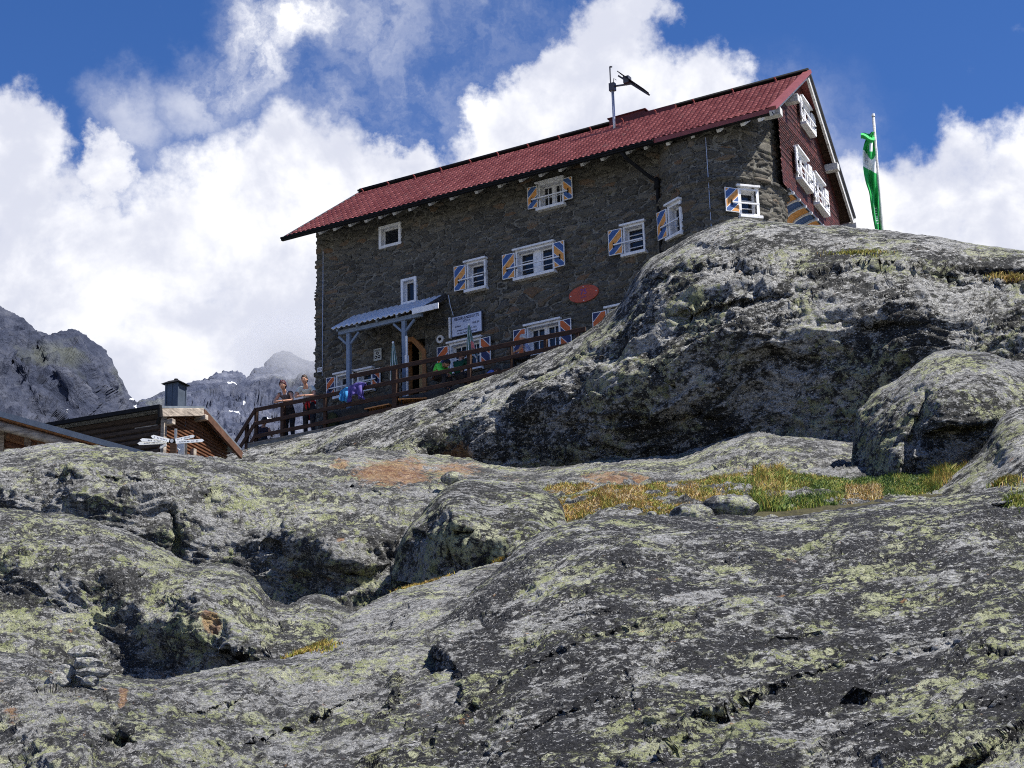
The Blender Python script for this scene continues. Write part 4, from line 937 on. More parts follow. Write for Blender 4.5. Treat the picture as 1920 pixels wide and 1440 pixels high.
# ------------------------------------------------------------------ boulders and stones
def blob(name, cx, cy, wpx, hpx, d, deep=0.8, seed=0, mat=None, rot=0.0, facet=0.55, rough=0.10, flat=0.0, res=26, loc=None, size=None):
    """closed stone of its own: rounded block cut by random planes"""
    c = P(cx, cy, d) if loc is None else np.array(loc)
    w, h = (wpx * d / FPX / 2, hpx * d / FPX / 2) if size is None else size
    fs = []
    a = np.linspace(-1, 1, res)
    X, Y = np.meshgrid(a, a); Z = np.ones_like(X)
    X, Y = np.tan(X * math.pi / 4), np.tan(Y * math.pi / 4)
    sides = [(X, Y, Z), (-X, Y, -Z), (Z, Y, -X), (-Z, Y, X), (X, Z, -Y), (X, -Z, Y)]
    V = np.concatenate([np.stack(s, -1).reshape(-1, 3) for s in sides]); V /= np.linalg.norm(V, axis=1)[:, None]
    rs = np.random.default_rng(seed + 100); r = np.full(len(V), 1.0)
    for k in range(11):
        n_ = rs.normal(size=3); n_ /= np.linalg.norm(n_); dd = V @ n_; lim = rs.uniform(.62, .92)
        r = np.where(dd > 0.01, np.minimum(r, (lim + (1 - facet) * .3) / np.maximum(dd, 0.01)), r)
    V = V * r[:, None]; V /= np.abs(V).max(0)
    if flat: V[:, 2] = np.where(V[:, 2] < -flat, -flat + (V[:, 2] + flat) * .2, V[:, 2])
    W = V * np.array([w, (w + h) / 2 * deep, h])
    N = V / np.linalg.norm(V, axis=1)[:, None]; s_ = min(w, h)
    W += N * (rough * s_ * fbm(W / (s_ * .55) + seed * 7.1, 5, .55, seed))[:, None]
    cr, sr = math.cos(rot), math.sin(rot); W = np.stack([W[:, 0] * cr - W[:, 2] * sr, W[:, 1], W[:, 0] * sr + W[:, 2] * cr], -1)
    faces = []; n = res
    for k in range(6):
        i = (np.arange(n * n).reshape(n, n) + k * n * n); q = np.stack([i[:-1, :-1], i[:-1, 1:], i[1:, 1:], i[1:, :-1]], -1).reshape(-1, 4); faces += q.tolist()
    me = bpy.data.meshes.new(name); me.from_pydata(W.tolist(), [], faces)
    bm = bmesh.new(); bm.from_mesh(me); bmesh.ops.remove_doubles(bm, verts=bm.verts, dist=s_ * .01); bmesh.ops.recalc_face_normals(bm, faces=bm.faces); bm.to_mesh(me); bm.free()
    o = link(name, me, mat, None, True); o.location = tuple(c); return o
M_STN = rock_mat('loose_stone', 0.018, (1, .1, .1), cov=.95, lich=.15, dark=(0.20, 0.197, 0.19), pale=(0.38, 0.375, 0.36))
M_STL = rock_mat('lichen_stone', 0.018, (1, .1, .1), cov=.55, lich=.6)

# two large blocks lying on the slope
blk = Sheet(736, 1064, [(736, 1078), (745, 1035), (760, 1000), (790, 965), (825, 925), (860, 904), (920, 902), (980, 912), (1030, 925), (1052, 945), (1064, 985)],
            [(736, 1088), (800, 1098), (900, 1095), (1000, 1075), (1064, 1045)],
            [(740, 1060, 24.2), (760, 1005, 24.1), (775, 1060, 23.7), (800, 970, 24.2), (805, 1010, 23.3), (810, 1065, 23.2), (850, 905, 25.0), (850, 968, 23.0), (850, 985, 22.75), (850, 1065, 22.9), (920, 902, 25.3), (915, 950, 23.8), (905, 995, 22.7), (915, 1055, 22.6), (1000, 920, 24.8),
             (1000, 970, 23.2), (990, 1030, 22.3), (1052, 945, 24.4), (1050, 1000, 23.2)], 14, .35, wob=5, seed=41,
            feats=[notch(870, 990, 20, 30, .25), notch(800, 1000, 25, 40, .2, .4), crease([(845, 965), (838, 1010), (850, 1060)], .12, 5)])
o = blk.mesh('boulder', MBO, 2.4, rock_disp(.028, (1, .1, -.1), (.05, .04, .03, .03), 161), back=1.6, drop=1.2)
tag(o, 'blocky lichen-yellowed boulder with a dark shaded face in the middle of the slope', 'boulder', 'boulders on the bedrock')
bl2 = Sheet(1552, 2150, [(1552, 912), (1575, 896), (1594, 880), (1598, 850), (1604, 795), (1622, 756), (1680, 712), (1735, 668), (1780, 652), (1830, 655), (1870, 664), (1920, 680), (1990, 710), (2060, 760), (2120, 830), (2150, 900)],
            [(1552, 925), (2150, 940)],
            [(1560, 910, 28.4), (1590, 895, 28.1), (1600, 850, 28.9), (1612, 900, 27.8), (1620, 760, 29.6), (1640, 800, 28.4), (1650, 880, 27.3), (1680, 712, 29.7), (1690, 760, 28.2), (1690, 830, 27.2), (1692, 860, 26.8), (1700, 905, 26.9), (1780, 652, 29.8), (1775, 700, 28.3), (1760, 745, 27.2), (1760, 780, 26.9), (1760, 890, 27.1),
             (1870, 664, 29.4), (1870, 700, 28.0), (1860, 735, 27.2), (1860, 770, 27.0), (1860, 890, 27.2), (1990, 710, 29), (1990, 780, 27.4), (2000, 900, 27.2), (2120, 860, 28.5)], 22, .6, wob=5, seed=43,
            feats=[crease([(1740, 740), (1700, 840), (1700, 900)], .3, 7), notch(1790, 800, 60, 60, .25, -.2)])
o = bl2.mesh('boulder', MBO, 2.8, rock_disp(.032, (1, -.2, .3), (.08, .07, .045, .05), 171), back=2.2, drop=.9)
tag(o, 'largest dark boulder resting on the slope at right above the green grass', 'boulder', 'boulders on the bedrock')
for nm, args, lab in (('boulder', dict(cx=1296, cy=966, wpx=86, hpx=44, d=22.1, seed=3, mat=M_STL, deep=.7), 'left of the two small humped rocks sitting in the orange grass'),
                      ('boulder', dict(cx=1372, cy=952, wpx=112, hpx=50, d=22.4, seed=4, mat=M_STL, deep=.8, rot=-.12), 'right of the two small humped rocks, with a yellow lichen patch, in the grass'),
                      ('boulder', dict(cx=848, cy=897, wpx=44, hpx=26, d=29.5, seed=5, mat=M_STL, deep=.8), 'small dark rock on the orange stained slab above the middle boulder'),
                      ('boulder', dict(cx=1068, cy=1340, wpx=1, hpx=1, d=12, seed=6, mat=M_STN), None)):
    if lab is None: continue
    o = blob(nm, **args); tag(o, lab, 'boulder', 'boulders on the bedrock')
for k, (cx, cy, w, h, lab) in enumerate(((1698, 942, 44, 16, 'flat pale stone lying at the foot of the green grass'), (1738, 943, 32, 13, 'small grey stone touching the right end of the flat pale stone'),
                                     (1400, 974, 70, 12, 'low flat stone below the humped rock with yellow lichen'), (1445, 972, 30, 14, 'small dark stone just right of the low flat stone'), (1645, 951, 30, 8, 'thin sliver of stone under the golden tuft at the slab edge'), (1222, 965, 20, 13, 'small pale stone half hidden in the orange grass'),
                                     (1068, 940, 18, 9, 'tiny dark stone at the left end of the orange grass'), (1070, 1095, 1, 1, None))):
    if lab is None: continue
    o = blob('stone', cx, cy, w, h, 22.3, .9, 20 + k, M_STN); tag(o, lab, 'stone', 'loose stones by the grass')
for k, (x0, x1, y0, y1, dd, rot, lab) in enumerate(((127, 185, 1216, 1238, 14.25, -.06, 'topmost stone of the little cairn, pale wedge shaped'), (133, 196, 1238, 1258, 14.2, -.12, 'second stone from the top of the cairn, dark slab'),
        (143, 206, 1256, 1274, 14.15, .03, 'long flat stone under the cairn slabs on the right'), (103, 142, 1252, 1277, 14.2, .15, 'rounded pale stone on the left side of the cairn'),
        (84, 134, 1268, 1294, 14.15, .35, 'dark tilted stone at the lower left foot of the cairn'), (114, 162, 1274, 1296, 14.3, .05, 'dark slab at the base of the cairn'), (152, 185, 1271, 1291, 14.1, .25, 'small brownish stone at the lower right foot of the cairn'))):
    o = blob('cairn_stone', (x0 + x1) / 2, (y0 + y1) / 2 - 3, (x1 - x0) * 1.05, (y1 - y0) * 1.3, dd - .45, .8, 50 + k, M_STN, rot, facet=.8, rough=.12); tag(o, lab, 'stone', 'stacked stones of the cairn')

# ------------------------------------------------------------------ grass
def grass_mat():
    m, g, b = new_mat('alpine_grass'); t = g.attr('tint')
    c = g.ramp(t, [(0, (.030, .060, .012)), (.22, (.085, .15, .025)), (.42, (.22, .25, .04)), (.60, (.34, .26, .06)), (.8, (.34, .17, .045)), (1, (.62, .54, .33))])
    g.put(b.inputs['Base Color'], c); b.inputs['Roughness'].default_value = .6; b.inputs['Specular IOR Level'].default_value = .25
    return m
M_GRASS = grass_mat()
# turf under the blades
def gtop(x): return interp_curve([(985, 975), (1010, 945), (1040, 918), (1080, 922), (1130, 938), (1180, 946), (1240, 928), (1300, 908), (1380, 906), (1420, 890), (1450, 884), (1500, 902), (1600, 904), (1700, 898), (1750, 884), (1800, 880), (1850, 872), (1872, 886), (1900, 905)], x)
xs = np.linspace(985, 1880, 420); yt = gtop(xs) + 4; yb = np.maximum(E_.ytop(xs) + 34, yt + 20); tv = np.linspace(0, 1, 50)
PXg = np.repeat(xs[None], 50, 0); PYg = yt[None] + (yb - yt)[None] * tv[:, None]; Vg = posd(B, PXg, PYg).copy()
for _ in range(6):
    for ax in (0, 1):
        for r_ in (3, 7): k_ = np.ones(2 * r_ + 1) / (2 * r_ + 1); pad = np.pad(Vg, [(r_, r_) if a == ax else (0, 0) for a in range(3)], mode='reflect', reflect_type='odd'); Vg = np.apply_along_axis(lambda m: np.convolve(m, k_, 'valid'), ax, pad)
Vg[..., 2] += .055 + .05 * fbm(np.stack([Vg[..., 0] / .35, Vg[..., 1] / .35, Vg[..., 0] * 0], -1), 4, .55, 3)
turf = grid_mesh('turf', Vg, simple('turf_soil', (.045, .040, .015), .95, .5, 30, bumpd=.02), flip=True); tag(turf, kind='structure')
class TurfAt: pass
def turf_pos(px, py):
    c = np.clip((px - xs[0]) / (xs[1] - xs[0]), 0, len(xs) - 1.001); t = np.clip((py - np.interp(px, xs, yt)) / (np.interp(px, xs, yb) - np.interp(px, xs, yt)), 0, .999) * 49
    i, j = t.astype(int), c.astype(int); fi, fj = (t - i)[:, None], (c - j)[:, None]
    return (Vg[i, j] * (1 - fi) + Vg[i + 1, j] * fi) * (1 - fj) + (Vg[i, j + 1] * (1 - fi) + Vg[i + 1, j + 1] * fi) * fj
TURF = TurfAt(); TURF.V = Vg; TURF.meta = None
def blades(name, spots, label_kind=True):
    """spots: list of (px, py, sheet, height, tint, tintvar, n, spread_px)"""
    base = []; hh = []; tt = []
    for (pxs, pys, sh, h, t, tv) in spots:
        pos = turf_pos(pxs, pys) if sh is TURF else posd(sh, pxs, pys); base.append(pos); hh.append(h); tt.append(np.clip(t + rng.normal(size=len(pxs)) * tv, 0, 1))
    b = np.concatenate(base); h = np.concatenate(hh); t = np.concatenate(tt); n = len(b)
    ang = rng.uniform(0, 2 * math.pi, n); lean = rng.uniform(.1, .95, n) * h; wd = rng.uniform(.005, .010, n)
    dx, dy = np.cos(ang) * lean, np.sin(ang) * lean; sx, sy = -np.sin(ang + 1.2) * wd, np.cos(ang + 1.2) * wd
    V = np.zeros((n, 5, 3)); b = b - [0, 0, .012]
    for k, (f, wz) in enumerate(((0, 1), (.5, .8))):
        c = b + np.stack([dx * f * f, dy * f * f, h * f], -1)
        V[:, 2 * k] = c - np.stack([sx * wz, sy * wz, 0 * sx], -1); V[:, 2 * k + 1] = c + np.stack([sx * wz, sy * wz, 0 * sx], -1)
    V[:, 4] = b + np.stack([dx, dy, h * (1 - .25 * (lean / h))], -1)
    i = np.arange(n)[:, None] * 5; F = np.concatenate([np.concatenate([i, i + 1, i + 3, i + 2], 1)]).tolist() + np.concatenate([i + 2, i + 3, i + 4], 1).tolist()
    me = bpy.data.meshes.new(name); me.from_pydata(V.reshape(-1, 3).tolist(), [], F)
    at_ = me.attributes.new('tint', 'FLOAT', 'POINT'); at_.data.foreach_set('value', np.repeat(t, 5).astype(np.float32))
    return link(name, me, M_GRASS)
def strip(n, x0, x1, tfun, hfun, ex=14, inset=0):
    px = rng.uniform(x0, x1, n); yt = gtop(px) + 6 + inset; yb = E_.ytop(px) + ex; yb = np.maximum(yb, yt + 6)
    py = yt + (yb - yt) * rng.uniform(0, 1, n); return px, py, TURF, hfun(px, py) * rng.uniform(.6, 1.25, n), tfun(px, py), .15
def tint(px, py):
    t = interp_curve([(980, .66), (1250, .64), (1390, .52), (1500, .36), (1720, .34), (1790, .55), (1880, .55)], px)
    q = np.stack([px / 26, py / 9, px * 0], -1); t = t + .34 * fbm(q, 3, .5, 5)
    t = np.where((np.abs(px - 1620) < 34) & (py > 930), .78, t); t = np.where((np.abs(px - 1445) < 22) & (py < 905), .62, t); return t
def ghei(px, py): return np.where((px > 1750), .17, np.where((np.abs(px - 1445) < 30),   .14, .075)) * (1 + .5 * vnoise(np.stack([px / 20, py / 20, px * 0], -1), 8))
def tuft(cx, cy, rx, ry, sh, n, h, t):
    return (rng.normal(cx, rx / 2, n), rng.normal(cy, ry / 2, n), sh, h * rng.uniform(.6, 1.2, n), np.full(n, t), .12)
g1 = blades('grass', [strip(60000, 992, 1874, tint, ghei)]); tag(g1, kind='stuff')
g2 = blades('grass_tufts', [tuft(790, 1078, 45, 5, D, 600, .06, .66), tuft(585, 1208, 38, 9, D, 1100, .07, .58), tuft(1890, 898, 26, 12, E_, 900, .12, .55), tuft(1895, 528, 36, 4, A, 900, .12, .62), tuft(1610, 482, 50, 4, A, 700, .10, .5), 
                       tuft(960, 1035, 26, 10, D, 600, .08, .62), tuft(1905, 945, 20, 16, E_, 500, .10, .4), tuft(975, 1010, 14, 18, D, 500, .12, .6)]); tag(g2, kind='stuff')
# ------------------------------------------------------------------ mountains
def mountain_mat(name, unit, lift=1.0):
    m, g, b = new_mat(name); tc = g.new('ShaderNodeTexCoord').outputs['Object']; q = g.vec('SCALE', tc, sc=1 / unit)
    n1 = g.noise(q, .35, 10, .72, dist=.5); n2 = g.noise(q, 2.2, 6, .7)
    c = g.ramp(g.math('ADD', g.math('MULTIPLY', n1, .75), g.math('MULTIPLY', n2, .3)), [(p_, tuple(x * lift * k_ for x, k_ in zip(c_, (.86, .95, 1.18)))) for p_, c_ in ((.38, (.040, .045, .062)), (.48, (.085, .090, .112)), (.57, (.14, .14, .155)), (.68, (.25, .24, .235)))])  # blue tint and lift put distance haze into the rock colour
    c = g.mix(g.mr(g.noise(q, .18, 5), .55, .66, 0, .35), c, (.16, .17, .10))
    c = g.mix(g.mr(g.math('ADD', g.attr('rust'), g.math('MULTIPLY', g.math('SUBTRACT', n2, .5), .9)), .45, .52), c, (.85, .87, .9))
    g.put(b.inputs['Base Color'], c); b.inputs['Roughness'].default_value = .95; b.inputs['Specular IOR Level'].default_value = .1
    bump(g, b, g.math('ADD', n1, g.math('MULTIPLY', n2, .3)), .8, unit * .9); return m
def mdisp(unit, amp, seed, ridged=True):
    def f(V, PX, PY):
        q = V / unit; w = q + 1.2 * np.stack([vnoise(q * .5, seed), vnoise(q * .5, seed + 1), vnoise(q * .5, seed + 2)], -1)
        return amp * (1.3 * (fbm(w * .22 * np.array([1, .6, .5]), 6, .58, seed, ridged=ridged) - .1 * ridged) + .35 * fbm(w * 1.3, 4, .6, seed + 5))
    return f
m1 = Sheet(-700, 460, [(-700, 380), (-200, 500), (-60, 565), (0, 587), (28, 598), (48, 614), (62, 632), (90, 626), (112, 630), (136, 623), (160, 629), (178, 642), (192, 655), (206, 674), (216, 700), (226, 722), (238, 744), (252, 758), (275, 766), (330, 790), (460, 850)],
           [(-700, 1000), (460, 960)], [(-700, 380, 700), (-700, 1000, 380), (0, 587, 620), (0, 680, 540), (0, 780, 450), (0, 960, 360), (100, 628, 640), (100, 760, 500), (200, 665, 680), (180, 760, 560), (250, 760, 700), (250, 900, 450), (330, 790, 720), (460, 850, 740), (460, 950, 500), (120, 700, 560), (60, 720, 520), (60, 850, 420)], 16, 14, wob=4, seed=61,
           feats=[crease([(70, 660), (150, 790), (190, 860)], 14, 12), crease([(150, 660), (210, 760)], 9, 9), crease([(0, 640), (60, 760), (110, 840)], 12, 14)])
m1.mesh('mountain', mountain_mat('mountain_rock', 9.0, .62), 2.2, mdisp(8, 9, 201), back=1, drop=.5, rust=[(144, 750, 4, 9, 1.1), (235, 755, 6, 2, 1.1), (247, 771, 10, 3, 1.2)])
m2 = Sheet(180, 1000, [(180, 800), (230, 775), (262, 757), (290, 742), (330, 731), (375, 716), (404, 702), (432, 697), (452, 704), (462, 712), (478, 700), (500, 690), (520, 676), (535, 672), (560, 679), (590, 694), (640, 716), (760, 770), (1000, 850)],
           [(180, 960), (1000, 960)], [(180, 800, 1100), (262, 757, 1250), (262, 850, 900), (404, 702, 1400), (404, 780, 1150), (404, 900, 800), (500, 690, 1450), (535, 672, 1500), (535, 740, 1300), (535, 850, 950), (640, 716, 1500), (760, 770, 1400), (1000, 850, 1400), (1000, 950, 1000), (330, 731, 1300), (350, 830, 950)], 14, 30, wob=3, seed=63)
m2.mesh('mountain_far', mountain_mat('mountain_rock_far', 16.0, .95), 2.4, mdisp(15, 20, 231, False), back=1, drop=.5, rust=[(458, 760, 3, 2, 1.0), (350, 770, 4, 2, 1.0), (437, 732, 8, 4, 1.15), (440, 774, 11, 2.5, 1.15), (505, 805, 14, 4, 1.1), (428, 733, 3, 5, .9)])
for o_ in list(COL.objects):
    if o_.name.startswith('mountain_far') or o_.name == 'mountain': tag(o_, kind='structure')
# ground far below and around, out to the horizon
n = 80; rr = np.linspace(0, 1, n) ** 2.2 * 9000 + 4; aa = np.linspace(0, 2 * math.pi, 97)
R_, A_2 = np.meshgrid(rr, aa, indexing='ij'); Xg, Yg = R_ * np.sin(A_2), R_ * np.cos(A_2)
front = np.clip(Yg, 0, None); zz = -1.7 - .12 * R_ * (R_ < 300) - 36 * (R_ >= 300) + 0 * front
fr_ = smooth01((Yg - 4) / 8) * np.exp(-(Xg / 60) ** 2); zz = np.where(Yg > 0, -1.7 + np.minimum(np.maximum(Yg - 6, 0) * .30, 13.2) * np.exp(-(Xg / 70) ** 4) - .1 * np.maximum(Yg - 90, 0) * (Yg < 900) - 81 * (Yg >= 900), zz)
zz += .25 * fbm(np.stack([Xg / 6, Yg / 6, Xg * 0], -1), 4, .5, 7) * (R_ > 2)
gr = grid_mesh('ground', np.stack([Xg, Yg, zz], -1), MD, flip=True); tag(gr, kind='structure')


# ------------------------------------------------------------------ cloud resting on the far peak
def mist():
    m = bpy.data.materials.new('mist'); m.use_nodes = True; g = NT(m.node_tree); g.n.clear(); o = g.new('ShaderNodeOutputMaterial'); pv = g.new('ShaderNodeVolumePrincipled')
    tc = g.new('ShaderNodeTexCoord').outputs['Object']; r = g.vec('LENGTH', tc)
    dn = g.math('MULTIPLY', g.mr(g.math('ADD', r, g.math('MULTIPLY', g.math('SUBTRACT', g.noise(tc, 2.2, 4, .6), .5), 1.1)), 1.05, .0, 0, 1), .022)
    pv.inputs['Color'].default_value = (.96, .97, 1.0, 1); g.put(pv.inputs['Density'], dn); g.l.new(pv.outputs[0], o.inputs['Volume'])
    try: m.cycles.volume_step_rate = 3
    except Exception: pass
    bm = bmesh.new(); bmesh.ops.create_icosphere(bm, subdivisions=3, radius=1.0); me = bpy.data.meshes.new('mist'); bm.to_mesh(me); bm.free()
    ob = link('mist', me, m); ob.location = tuple(P(560, 664, 1300)); ob.scale = (52, 90, 21); tag(ob, kind='stuff')
mist()
# ------------------------------------------------------------------ terrace and railing
FLW = -0.70
terr = empty('terrace', tuple(W3(4.5, 1.0, FLW)), -BAZ); tag(terr, 'wooden terrace deck with grey edge beam along the front of the stone hut', 'terrace')
TL0 = (4.5, 1.0, FLW)
def LT(u, v, w): return (u - TL0[0], -(v - TL0[1]), w - TL0[2])
M_DECK = simple('grey_deck_wood', (0.16, 0.14, 0.12), 0.85, .3, 6, stretch=(6, 1, 1))
M_BEAM = simple('grey_beam', (0.13, 0.13, 0.125), 0.8, .3, 5, stretch=(1, 3, 3))
mb = MB(LT); 
for k in range(16): mb.box((-.95, -.02 + k * .125, FLW - .03), (10.9, .095 + k * .125, FLW))
mb.build('deck_boards', M_DECK, terr)
mb = MB(LT); mb.box((-1.0, 1.86, FLW - .17), (10.9, 1.96, FLW + .01)); mb.box((-1.0, .0, FLW - .17), (-.92, 1.86, FLW - .02)); mb.build('edge_beam', M_BEAM, terr)
mb = MB(LT); mb.box((1.4, 0.02, FLW), (10.9, 1.42, -.06)); mb.build('raised_slab', simple('dark_slab', (.06, .058, .054), .9, .3, 5), terr)
for u in (-.8, 1.5, 4.0, 6.5, 9.5): mb = MB(LT); mb.box((u - .07, 1.6, FLW - 2.4), (u + .07, 1.75, FLW - .17)); mb.build('support', M_BEAM, terr)

rail = empty('terrace_railing', tuple(W3(4.5, 1.9, FLW)), -BAZ); tag(rail, 'dark brown wooden railing along the terrace with a steep run down the stairs', 'railing')
RL0 = (4.5, 1.9, FLW)
def LR(u, v, w): return (u - RL0[0], -(v - RL0[1]), w - RL0[2])
VR = 1.93
def rl(pa, pb, name='rail', h=.115, v=VR, mat=None, th=.035):
    (u0, w0), (u1, w1) = at(*pa, v), at(*pb, v); mb = MB(LR); mb.bar((u0, v, w0), (u1, v, w1), th, h); return mb.build(name, mat or M_BROWN, rail, bevel=.006)
rl((478, 769), (842, 695)); rl((480, 794), (842, 720)); rl((480, 818), (842, 745))
rl((656, 706), (1098, 617), h=.13); rl((842, 695), (1108, 637), h=.11); rl((842, 720), (1075, 668)); rl((842, 745), (1010, 708))
rl((480, 766), (424, 856)); rl((480, 791), (438, 858)); rl((480, 815), (452, 858))
def post(px, ytop, ybot, v=VR - .075, w_=.095):
    (u, w1), (_, w0) = at(px, ytop, v), at(px, ybot, v); mb = MB(LR); mb.box((u - w_ / 2, v - w_ / 2, min(w0, FLW - .16)), (u + w_ / 2, v + w_ / 2, w1)); return mb.build('post', M_BROWN, rail, bevel=.006)
post(481, 766, 838); post(531, 760, 838, w_=.12); post(610, 744, 830); post(741, 692, 800, w_=.15); post(880, 664, 780, w_=.11); post(1023, 634, 760); post(1083, 622, 740); post(958, 650, 770, w_=.06)
post(463, 795, 856); post(438, 834, 870)
mb = MB(LR); (u, w) = at(465, 850, 1.7); mb.box((u, 1.55, FLW - 1.5), (u + .09, 1.65, FLW + .12)); mb.build('post', M_DECK, rail)
# steps under the sloping run
stairs = empty('stairs', tuple(W3(-1.6, 1.5, FLW - .8)), -BAZ); tag(stairs, 'steep wooden stairs going down from the left end of the terrace', 'stairs')
for k in range(7):
    mb = MB(lambda u, v, w: (u + 1.6, -(v - 1.5), w - (FLW - .8))); mb.box((-1.25 - .16 * k, 1.0, FLW - .22 * (k + 1)), (-.98 - .16 * k, 1.88, FLW - .22 * (k + 1) + .04)); mb.build('step', M_DECK, stairs)

# umbrellas ---------------------------------------------------------------
M_UMB = simple('green_umbrella_cloth', (0.075, 0.14, 0.115), .75, .25, 7); M_UMBW = simple('white_umbrella_stripe', (.62, .64, .62), .7, .08, 7); M_PINK = simple('pink_print', (.55, .16, .14), .7)
def umbrella(pt, pb, v, label, seed):
    u0, w0 = at(*pt, v); u1, w1 = at(*pb, v); base = (u0, v, -.70)
    root = empty('parasol', tuple(W3(u0, v, -.70)), -BAZ); tag(root, label, 'parasol', 'closed parasols on the terrace')
    f = lambda u, v_, w: (u - u0, -(v_ - v), w + .70)
    mb = MB(f); mb.tube([(u0, v, -.70), (u0, v, w0 - .02)], .022, 8); mb.build('pole', M_WHITE, root)
    mb = MB(f); mb.tube([(u0, v, -.70), (u0, v, -.62)], [.22, .18], 16); mb.build('base', M_DGREY, root)
    mb = MB(f); mb.tube([(u0, v, w0 - .02), (u0, v, w0 + .03), (u0, v, w0 + .05)], [.03, .035, .01], 10); mb.build('finial', M_WHITE, root)
    # folded canopy: deep pleats, hanging wider towards the hem
    H = w0 - w1; nr, nc = 26, 96; T_, C_ = np.meshgrid(np.linspace(0, 1, nr), np.linspace(0, 2 * math.pi, nc), indexing='ij')
    r = (.03 + .115 * T_ ** .8) * (1 + (.30 * T_) * np.cos(C_ * 8 + seed) + .10 * np.sin(C_ * 3 + 4 * T_)); cx = .10 * T_ ** 1.5 * (1 if seed else .8)
    V = np.stack([r * np.cos(C_) * .9 + cx, r * np.sin(C_) * .8, (w0 + .70) - H * T_ - .05 * T_ * np.cos(C_ * 8 + seed)], -1)
    can = grid_mesh('canopy', V, M_UMB, root, flip=True); can.data.materials.append(M_UMBW); can.data.materials.append(M_PINK)
    mi = np.zeros((nr - 1, nc - 1), int); cc = (C_[:-1, :-1] * 8 + seed) % (2 * math.pi); mi[(np.cos(cc) > .82)] = 1
    if seed: tt = T_[:-1, :-1]; mi[(tt > .55) & (tt < .78) & (np.cos(C_[:-1, :-1] - 5.6) > .93)] = 2
    can.data.polygons.foreach_set('material_index', mi.reshape(-1))
    mb = MB(f); zt = w0 - H * .93; mb.tube([(u0 + .06 + .10 * math.cos(a), v + .08 * math.sin(a), zt) for a in np.linspace(0, 2 * math.pi, 13)], .012, 6); mb.bar((u0 + .15, v + .06, zt), (u0 + .26, v + .08, zt - .16), .02, .03); mb.build('strap', M_WHITE, root)
umbrella((737, 643), (744, 712), 1.55, 'left closed green and white parasol standing under the porch behind the railing', 0)
umbrella((879, 609), (885, 668), 1.55, 'right closed green and white parasol in front of the hut name board', 2.0)

# signs -------------------------------------------------------------------
M_INK = simple('sign_ink', (.012, .014, .05), .6); M_SIGNW = simple('sign_face', (.50, .55, .70), .5, .06, 9); M_OVAL = simple('oval_sign_red', (.36, .055, .015), .45, .1, 9, spec=.5); M_VIO = simple('violet_print', (.16, .06, .22), .6)
def text_into(mb, T, body, x, z, size, m=0, cx=True, y=0.0, sx=1.0, bold=.0):
    cu = bpy.data.curves.new('lettering', 'FONT'); cu.body = body; cu.size = size; cu.align_x = 'CENTER' if cx else 'LEFT'; cu.align_y = 'CENTER'; cu.extrude = .0015; cu.offset = bold; cu.resolution_u = 2
    ob = bpy.data.objects.new('lettering', cu); COL.objects.link(ob); bpy.context.view_layer.update()
    me = bpy.data.meshes.new_from_object(ob.evaluated_get(bpy.context.evaluated_depsgraph_get()))
    b = len(mb.v)
    for v in me.vertices: mb.v.append(tuple(T(x + v.co.x * sx, y + v.co.z, z + v.co.y)))
    for p in me.polygons: mb.face([b + i for i in p.vertices], m)
    bpy.data.objects.remove(ob); bpy.data.curves.remove(cu); bpy.data.meshes.remove(me)
def sign_root(name, u, v, w, label, cat, group=None):
    r = empty(name, tuple(W3(u, v, w)), -BAZ); tag(r, label, cat, group); return r, (lambda x, y, z: (x, -y, z))
u0, w0 = at(850, 632, .1); u1, w1 = at(904, 585, .1); sw = u1 - u0; sh_ = w1 - w0
w0 = (at(850, 632, .1)[1] + at(904, 621.6, .1)[1]) / 2; w1 = (at(850, 596, .1)[1] + at(904, 585, .1)[1]) / 2; sh_ = w1 - w0
r_, T_s = sign_root('name_board', u0, .10, w0, 'pale blue hut name board with dark lettering between the porch and the lower window', 'sign')
mb = MB(T_s); mb.box((-.02, 0, -.02), (sw + .02, .05, sh_ + .02), 0); mb.build('frame', M_DGREY, r_)
mb = MB(T_s); mb.box((0, .05, 0), (sw, .056, sh_)); mb.build('board', M_SIGNW, r_)
mb = MB(T_s); mb.box((-.10, .0, -.03), (-.045, .10, sh_ + .02)); mb.build('side_batten', M_WHITE, r_, bevel=.006)
mb = MB(T_s); Y = .058
text_into(mb, T_s, 'SIEGERLANDHÜTTE', sw / 2, sh_ * .855, sh_ * .20, y=Y, sx=.80 * sw / .98, bold=.002)
text_into(mb, T_s, '2720 m', sw * .5, sh_ * .70, sh_ * .15, y=Y, bold=.001)
text_into(mb, T_s, 'erbaut', sw * .2, sh_ * .48, sh_ * .13, y=Y, bold=.001); text_into(mb, T_s, '1928-30', sw * .8, sh_ * .50, sh_ * .13, y=Y, bold=.001)
text_into(mb, T_s, 'erweitert 1959   1971-1973', sw * .5, sh_ * .26, sh_ * .125, y=Y, sx=.80, bold=.001)
text_into(mb, T_s, 'DAV Sekt. Siegerland Siegen Westf', sw * .5, sh_ * .10, sh_ * .11, y=Y, sx=.74, bold=.001)
k = mb.pts([T_s(sw * .53 + sh_ * .14 * math.cos(a), Y, sh_ * .48 + sh_ * .14 * math.sin(a)) for a in np.linspace(0, 2 * math.pi, 24, endpoint=False)]); mb.face(list(range(k, k + 24)), 0)
star = []
for i in range(12):
    a = math.pi / 2 + i * math.pi / 6; q = sh_ * (.10 if i % 2 == 0 else .045); star.append(T_s(sw * .53 + q * math.cos(a), Y + .003, sh_ * .48 + q * math.sin(a)))
k = mb.pts(star); mb.face(list(range(k, k + 12)), 1)
mb.build('lettering', [M_INK, M_WHITE], r_)
